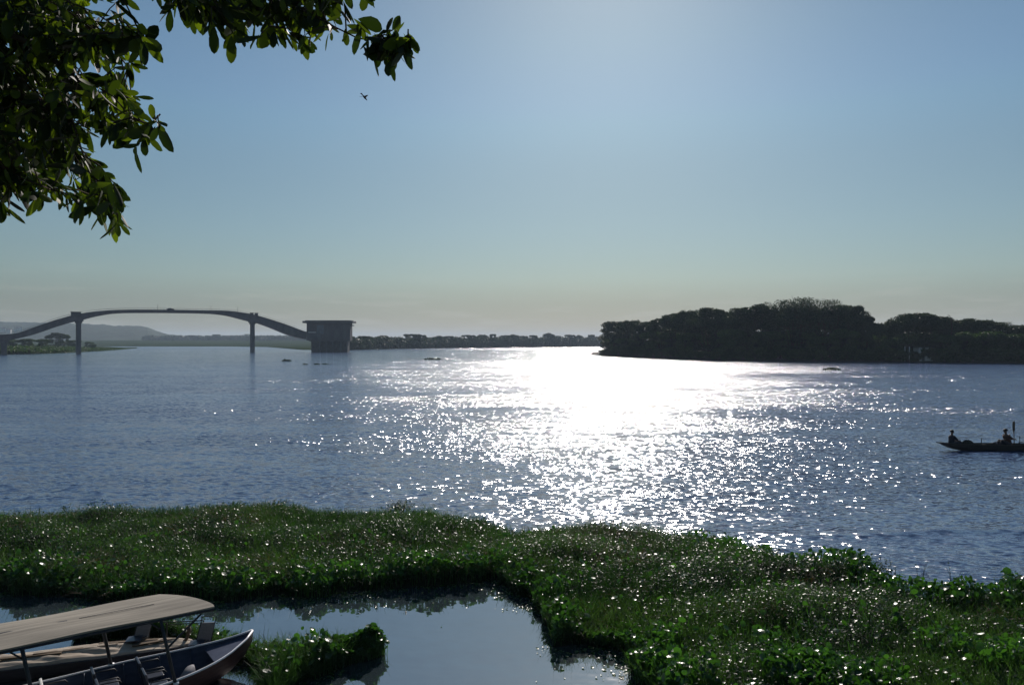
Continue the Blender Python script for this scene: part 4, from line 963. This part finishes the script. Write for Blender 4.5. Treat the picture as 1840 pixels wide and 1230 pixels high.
# ------------------------------------------------------------------ people and their canoe
def person(loc, rz, label, shirt, trousers, arms, hat=False, lean=.12, s=1.0):
    """seated figure grown from a skeleton, facing local +X; hips at the origin"""
    g = bpy.data.meshes.new('person'); V = []; E = []; RD = []
    def v(p, r, par=None):
        V.append(p); RD.append(r); i = len(V) - 1
        if par is not None: E.append((par, i))
        return i
    pel = v((0, 0, .10), .15); wst = v((lean * .3, 0, .26), .13, pel); ch = v((lean, 0, .44), .155, wst); nk0 = v((lean * 1.2, 0, .57), .07, ch); nk = v((lean * 1.35, 0, .63), .055, nk0)
    hd = v((lean * 1.5 + .02, 0, .72), .095, nk); ht = v((lean * 1.5, 0, .81), .085, hd); v((lean * 1.5 + .11, 0, .73), .016, hd)
    for sd in (-1, 1):
        sh = v((lean, .19 * sd, .52), .062, ch); A = arms[0 if sd < 0 else 1]; el = v((A[0][0], A[0][1], A[0][2]), .045, sh); wr = v(A[1], .030, el)
        d = (Vector(A[1]) - Vector(A[0])).normalized(); pm = v(tuple(Vector(A[1]) + d * .06), .034, wr)
        for f in range(4):
            k1 = Vector(A[1]) + d * (.10) + Vector((0, (f - 1.5) * .021, 0)); a_ = v(tuple(k1), .009, pm); k2 = v(tuple(k1 + d * (.02 + .006 * (f in (1, 2))) + Vector((0, 0, -.03))), .008, a_); v(tuple(k1 + Vector((-.008, 0, -.055))), .007, k2)
        th_ = v(tuple(Vector(A[1]) + d * .05 + Vector((0, -.04 * sd, .01))), .011, wr); v(tuple(Vector(A[1]) + d * .09 + Vector((0, -.045 * sd, -.01))), .009, th_)
        hp = v((.10, .10 * sd, .07), .095, pel); kn = v((.44, .13 * sd, .22), .062, hp); an = v((.42, .13 * sd, -.16), .040, kn); v((.54, .14 * sd, -.19), .035, an)
    g.from_pydata([tuple(Vector(p) * s) for p in V], E, []); o = bpy.data.objects.new('person', g); COL.objects.link(o)
    md = o.modifiers.new('skin', 'SKIN'); sv = g.skin_vertices[0].data
    for i, r_ in enumerate(RD): sv[i].radius = (r_ * s, r_ * s)
    sv[0].use_root = True; sb = o.modifiers.new('sub', 'SUBSURF'); sb.levels = sb.render_levels = 1; md.use_smooth_shade = True; g.materials.append(M['skin'])
    o.location = loc; o.rotation_euler.z = rz; props(o, label, 'person')
    # clothes
    m = MB(); rings = []
    for z, rx, ry, cx in ((.02, .17, .20, 0), (.16, .165, .19, lean * .2), (.30, .16, .19, lean * .45), (.44, .17, .215, lean), (.53, .14, .20, lean * 1.1), (.585, .075, .09, lean * 1.2)):
        rings.append([(s * (cx + rx * math.cos(q) * 1.04), s * ry * math.sin(q) * 1.04, s * z) for q in np.linspace(0, 2 * math.pi, 16, endpoint=False)])
    m.loft(rings, caps=False)
    for sd in (-1, 1):
        A = arms[0 if sd < 0 else 1]; sh = Vector((lean, .17 * sd, .52)); m.tube([sh * s, sh.lerp(Vector(A[0]), .5) * s, sh.lerp(Vector(A[0]), .95) * s], [.085 * s, .075 * s, .066 * s], 10, cap=False)
    c = m.build('shirt', M[shirt], o, smooth=True)
    m = MB()
    for sd in (-1, 1): m.tube([Vector((-.02, .09 * sd, .07)) * s, Vector((.2, .11 * sd, .14)) * s, Vector((.43, .13 * sd, .225)) * s, Vector((.44, .13 * sd, .12)) * s, Vector((.43, .135 * sd, -.08)) * s], [.13 * s, .11 * s, .085 * s, .075 * s, .06 * s], 10, cap=False)
    m.build('trousers', M[trousers], o, smooth=True)
    m = MB(); c0 = Vector((lean * 1.5, 0, .775))
    rings = [[(s * (c0.x - .005 + r_ * math.cos(q)), s * r_ * math.sin(q), s * (c0.z + z)) for q in np.linspace(0, 2 * math.pi, 14, endpoint=False)] for z, r_ in ((-.01, .108), (.04, .112), (.085, .095), (.115, .055), (.125, .01))]
    m.loft(rings); m.build('hair', M['hair'], o, smooth=True)
    return o
CW = at(1766, 808, 0)
def canoe():
    g = empty('wooden_canoe', (CW.x, CW.y, 0), R(-2), 'long dark wooden canoe on the river at the right edge, carrying two people', 'canoe')
    fr = lambda u, v, z: Vector((u, v, z))
    secs = [(-2.75, .04, 0, .46, .40), (-2.3, .16, 0, .43, .16), (-1.8, .30, 0, .41, .02), (-.8, .44, 0, .39, -.1), (1, .50, 0, .38, -.12), (3, .46, 0, .38, -.12), (4.2, .30, 0, .41, 0), (5.0, .04, 0, .48, .4)]
    hull_parts(g, secs, 'canoe', 'canoe', 'canoe', fr, gr=.025)
    for u in (-2.0, .2, 1.9, 3.4):
        m = MB(); m.box((u, 0, .31), (.24, .78 if u > -1 else .5, .035)); m.build('thwart', M['canoe'], g)
    m = MB(); m.tube([(-2.6, 0, .43), (-3.0, 0, .50)], [.05, .03], 6); m.build('bow_beak', M['canoe'], g)
    m = MB(); m.tube([(-.33, -.40, .30), (-.33, -.40, .82)], .025, 6); m.build('rowlock_post', M['canoe'], g)
    m = MB(); m.tube([(2.1, -.40, .30), (2.1, -.40, .95)], .022, 6); m.build('rowlock_post', M['canoe'], g)
    T = lambda u, v, z: g.matrix_world @ Vector((u, v, z))
    bpy.context.view_layer.update()
    person(T(-2.0, 0, .33), R(-2), 'person in dark loose clothing seated in the bow of the canoe', 'cloth_dark', 'cloth_dark', (((.22, -.24, .30), (.42, -.16, .22)), ((.22, .24, .30), (.42, .16, .22))), s=1.1, lean=.02)
    person(T(1.62, 0, .33), R(178), 'person seated amidships in the canoe holding a raised paddle upright', 'cloth_red', 'cloth_dark', (((.02, -.30, .34), (-.12, -.20, .50)), ((-.02, .34, .36), (-.22, .22, .34))), s=1.2, lean=.10)
    p = T(1.95, -.08, .33); h = empty('raised_paddle', tuple(p), 0, 'dark paddle held straight up beside the second person in the canoe', 'paddle')
    m = MB(); m.tube([(0, 0, .0), (-.02, 0, .8), (-.03, 0, 1.0)], .025, 8); m.build('shaft', M['wood'], h, smooth=True)
    m = MB(); m.loft([[(-.03 + ww, -.015, z), (-.03 + ww, .015, z), (-.03 - ww, .015, z), (-.03 - ww, -.015, z)] for z, ww in ((.85, .03), (1.0, .07), (1.3, .085), (1.5, .065), (1.56, .02))]); m.build('blade', M['wood'], h)
    for (ua, va, za), (ub, vb, zb), lab in (((.1, -.5, .45), (1.5, -.1, .78), 'oar slanting up from the canoe side to the person amidships'), ((2.2, -.1, .50), (3.9, -.6, .95), 'oar slanting up toward the right edge of the photo')):
        m = MB(); m.tube([T(ua, va, za), T(ub, vb, zb)], .025, 6); props(m.build('oar', M['wood'], None, smooth=True), lab, 'oar')
    pn = T(-.95, .05, .33); rng = np.random.default_rng(9); n = 700; a = rng.uniform(0, 6.28, n); r_ = np.sqrt(rng.uniform(0, 1, n)); 
    C = np.column_stack([r_ * np.cos(a) * .38, r_ * np.sin(a) * .25, .06 + .26 * (1 - r_ ** 2) * rng.uniform(.6, 1, n)]); V, F = quads(C, np.full(n, .06), rng=rng)
    o = mesh_np('fishing_net', V, F, M['net']); o.location = pn; props(o, 'heap of dark fishing net in the canoe beside the person in the bow', 'net')
canoe()

# ------------------------------------------------------------------ bird
def bird():
    p = at(655, 175, Y=34); g = empty('flying_bird', tuple(p), R(60), 'small dark bird flying in the open sky under the hanging branch tip', 'bird')
    m = MB(); rings = []
    for x, r_ in ((-.16, .006), (-.1, .028), (-.02, .045), (.06, .042), (.1, .026), (.13, .028), (.155, .018), (.185, .003)):
        rings.append([(x, r_ * math.cos(q), r_ * math.sin(q) - x * .5) for q in np.linspace(0, 6.283, 10, endpoint=False)])
    m.loft(rings)
    m.add([(-.1, -.02, .05), (-.24, -.05, .12), (-.25, .05, .12), (-.1, .02, .05)], [(0, 1, 2, 3)]); m.build('body', M['feather'], g, smooth=True)
    for sd in (-1, 1):
        m = MB(); m.add([(.06, .03 * sd, .0), (.08, .13 * sd, .08), (-.02, .24 * sd, .06), (-.10, .26 * sd, .04), (-.06, .12 * sd, .05), (-.06, .03 * sd, .03)], [(0, 1, 2, 3, 4, 5)]); m.build('wing', M['feather'], g)
bird()

# ------------------------------------------------------------------ the tree the branches hang from
def leaf_mesh(P, D, L_, W_, rng, curl):
    """broad lance leaves, folded on the midrib and curved; 5 stations"""
    n = len(P); D = D / np.linalg.norm(D, axis=1, keepdims=True); A = np.cross(D, rng.normal(size=(n, 3))); A /= np.linalg.norm(A, axis=1, keepdims=True); N = np.cross(A, D)
    V = []; st = ((0, .05), (.18, .50), (.45, .95), (.72, .95), (.91, .55), (1.0, .02))
    for t, wv in st:
        c = P + D * (L_ * t)[:, None] + N * (L_ * curl * t * t)[:, None]
        V += [c - A * (W_ * wv)[:, None] + N * (W_ * wv * .30)[:, None], c, c + A * (W_ * wv)[:, None] + N * (W_ * wv * .30)[:, None]]
    V = np.stack(V, 1).reshape(-1, 3); b = np.arange(n) * 18; F = []; ix = []
    for s in range(5):
        for k in (0, 1): F.append(np.stack([b + 3 * s + k, b + 3 * s + k + 1, b + 3 * s + k + 4, b + 3 * s + k + 3], -1)); ix.append(np.arange(n))
    return V, np.concatenate(F), np.concatenate(ix)

def overhang_tree():
    rng = np.random.default_rng(21); T0 = Vector((-8.5, 1.0, 5.35))
    g = empty('overhanging_tree', tuple(T0), 0, 'large leafy tree whose dark branches hang into the upper left of the view', 'tree')
    lo = lambda p: Vector(p) - T0
    m = MB(); top = Vector((-7.6, 2.4, 9.0)); m.tube([lo(T0 - Vector((0, 0, .4))), lo(T0 + Vector((.1, .2, 1.2))), lo(top - Vector((.3, .4, 1.3))), lo(top)], [.36, .30, .25, .2], 12); m.build('trunk', M['bark'], g, smooth=True)
    pa = lambda x, y, Y: at(x, y, Y=Y)
    limbs = [[top, pa(-250, -60, 5.2), pa(-60, 30, 5.2), pa(60, 80, 5.2), pa(150, 95, 5.0), pa(215, 60, 4.8), pa(258, 72, 4.6)],
             [top, pa(-260, 60, 5.0), pa(-30, 140, 4.9), pa(70, 190, 4.9), pa(130, 215, 4.7), pa(150, 280, 4.6), pa(178, 340, 4.5), pa(210, 385, 4.4)],
             [top, pa(-180, -220, 5.4), pa(120, -150, 5.3), pa(300, -70, 5.1), pa(430, -20, 5.0), pa(530, 10, 4.9), pa(600, 48, 4.7), pa(645, 70, 4.6), pa(700, 72, 4.5), pa(740, 66, 4.5)],
             [top, pa(-200, 180, 4.9), pa(-40, 280, 4.7), pa(40, 320, 4.6), pa(90, 340, 4.6)],
             [pa(60, 80, 5.2), pa(150, 150, 5.0), pa(215, 200, 4.8), pa(270, 225, 4.6), pa(288, 205, 4.6)],
             [top, pa(-200, -60, 6.2), pa(0, -40, 6.2), pa(160, 40, 6.0), pa(230, 120, 5.8)], [top, pa(-220, 100, 6.0), pa(20, 150, 6.0), pa(110, 250, 5.8)],
             [pa(120, -150, 5.3), pa(240, -80, 5.0), pa(330, -25, 4.6), pa(380, 10, 4.5)], [pa(530, 10, 4.9), pa(590, -30, 4.8), pa(650, -25, 4.7), pa(668, 0, 4.7)],
             [pa(430, -20, 5.0), pa(480, 20, 4.8), pa(500, 50, 4.8)]]
    nodes = []
    for k, l in enumerate(limbs):
        r0 = .10 if k in (0, 1, 2, 3, 5, 6) else .022; q = []
        for a, b in zip(l[:-1], l[1:]):
            for t in np.linspace(0, 1, 6, endpoint=False): q.append(a.lerp(b, t))
        q.append(l[-1]); n = len(q); q = [q[0]] + [(q[i - 1] + q[i] * 2 + q[i + 1]) / 4 for i in range(1, n - 1)] + [q[-1]]
        rad = [max(.005, r0 * (1 - i / (n - 1)) ** 2.6) for i in range(n)]; m = MB(); m.tube([lo(p) for p in q], rad, 8); m.build('branch', M['bark'], g, smooth=True)
        nodes += q[4:]
    NP = np.array([tuple(p) for p in nodes])
    A = [(-90, -60), (240, -60), (238, 20), (258, 60), (258, 95), (232, 115), (232, 150), (262, 205), (285, 222), (268, 255), (240, 270), (215, 235), (180, 230), (150, 240), (158, 290), (208, 305), (218, 345), (222, 392), (205, 405), (180, 385), (150, 372), (130, 340), (60, 350), (35, 335), (5, 350), (-90, 370)]
    B = [(235, -60), (645, -60), (625, 0), (605, 40), (560, 62), (525, 74), (495, 50), (468, 45), (430, 68), (385, 50), (345, 32), (295, 22), (262, -2)]
    C = [(640, 72), (690, 52), (742, 56), (742, 84), (715, 112), (690, 112), (640, 98)]
    D_ = [(655, -10), (680, -12), (682, 2), (662, 2)]
    Eh = [(-40, 350), (8, 350), (10, 372), (-40, 392)]
    P = []; Dr = []; tw = MB()
    def rosette(px, py, Y, nl, spread=1.0):
        c = pa(px, py, Y); i = int(np.argmin(((NP - np.array(tuple(c))) ** 2).sum(1))); a = nodes[i]
        if (c - a).length < .9: tw.tube([lo(a), lo(a.lerp(c, .5) + Vector((0, 0, .03))), lo(c)], [.006, .0045, .003], 5)
        out = (c - a); out = out.normalized() if out.length > .02 else Vector((1, 0, 0))
        for k in range(nl):
            back = rng.uniform(0, .24) if k > 1 else 0
            p = c - out * back + Vector(rng.normal(size=3)) * .008
            d = Vector(rng.normal(size=3)) * (.35 + .5 * rng.uniform()) * spread + Vector((.16, 0, -.85)) + out * .45
            P.append(tuple(lo(p))); Dr.append(tuple(d))
    def fill(poly, n, y0, y1, nl, wf=None):
        pp = np.array(poly); k = 0
        while k < n:
            x = rng.uniform(pp[:, 0].min(), pp[:, 0].max()); y = rng.uniform(pp[:, 1].min(), pp[:, 1].max())
            if inpoly(np.array([x]), np.array([y]), poly)[0] and (wf is None or rng.uniform() < wf(x, y)): rosette(x, y, rng.uniform(y0, y1), nl + int(rng.integers(-1, 3))); k += 1
    hole = lambda x, y: 1.0 if x < 110 else .25 + .9 * float(fbm(np.array([x * .02]), np.array([y * .02]), 5, 2)[0] > .5)
    fill(A, 300, 4.3, 6.6, 9, hole); fill([p for p in A if p[0] < 1000][:1] + [(120, -60), (130, 240), (110, 330), (-90, 350)], 230, 4.6, 7.0, 9); fill(B, 92, 4.5, 5.4, 8); fill(C, 15, 4.35, 4.8, 7); fill(D_, 2, 4.7, 4.8, 3); fill(Eh, 5, 4.4, 4.8, 7)
    for x, y in ((212, 398), (205, 385), (178, 372), (150, 360), (285, 222), (276, 214), (262, 245), (248, 262), (60, 345), (255, 75), (258, 62), (255, 50), (550, 62), (420, 62), (380, 45), (470, 60)): rosette(x, y, rng.uniform(4.3, 4.6), 6)
    tw.build('twigs', M['bark'], g, smooth=True)['kind'] = 'stuff'
    P = np.array(P); Dr = np.array(Dr); n = len(P)
    V, F, ix = leaf_mesh(P, Dr, (LL := np.clip(rng.normal(.122, .034, n), .045, .19)), LL * np.clip(rng.normal(.185, .03, n), .12, .26), rng, rng.uniform(-.15, .42, n))
    t = np.clip(rng.uniform(0, 1, n) ** 3.2, 0, 1)
    mesh_np('foliage', V, F, M['overhang'], g, smooth=True, attr=t[ix])
overhang_tree()

# remove the unused prototype empties
for k, (c, t, h0, r0, e0) in PROTO.items():
    bpy.data.objects.remove(e0)

# ------------------------------------------------------------------ air
def haze():
    m = bpy.data.materials.new('haze'); m.use_nodes = True; t = m.node_tree; t.nodes.remove(t.nodes['Principled BSDF'])
    v = t.nodes.new('ShaderNodeVolumePrincipled'); v.inputs['Color'].default_value = (.62, .80, 1, 1); v.inputs['Density'].default_value = .00011; v.inputs['Anisotropy'].default_value = .2
    t.links.new(v.outputs[0], t.nodes['Material Output'].inputs['Volume'])
    b = MB(); b.box((0, 4600, 59.5), (22000, 9500, 123)); o = b.build('haze', m); props(o, 'thin blue river haze', 'haze', kind='stuff')
haze()
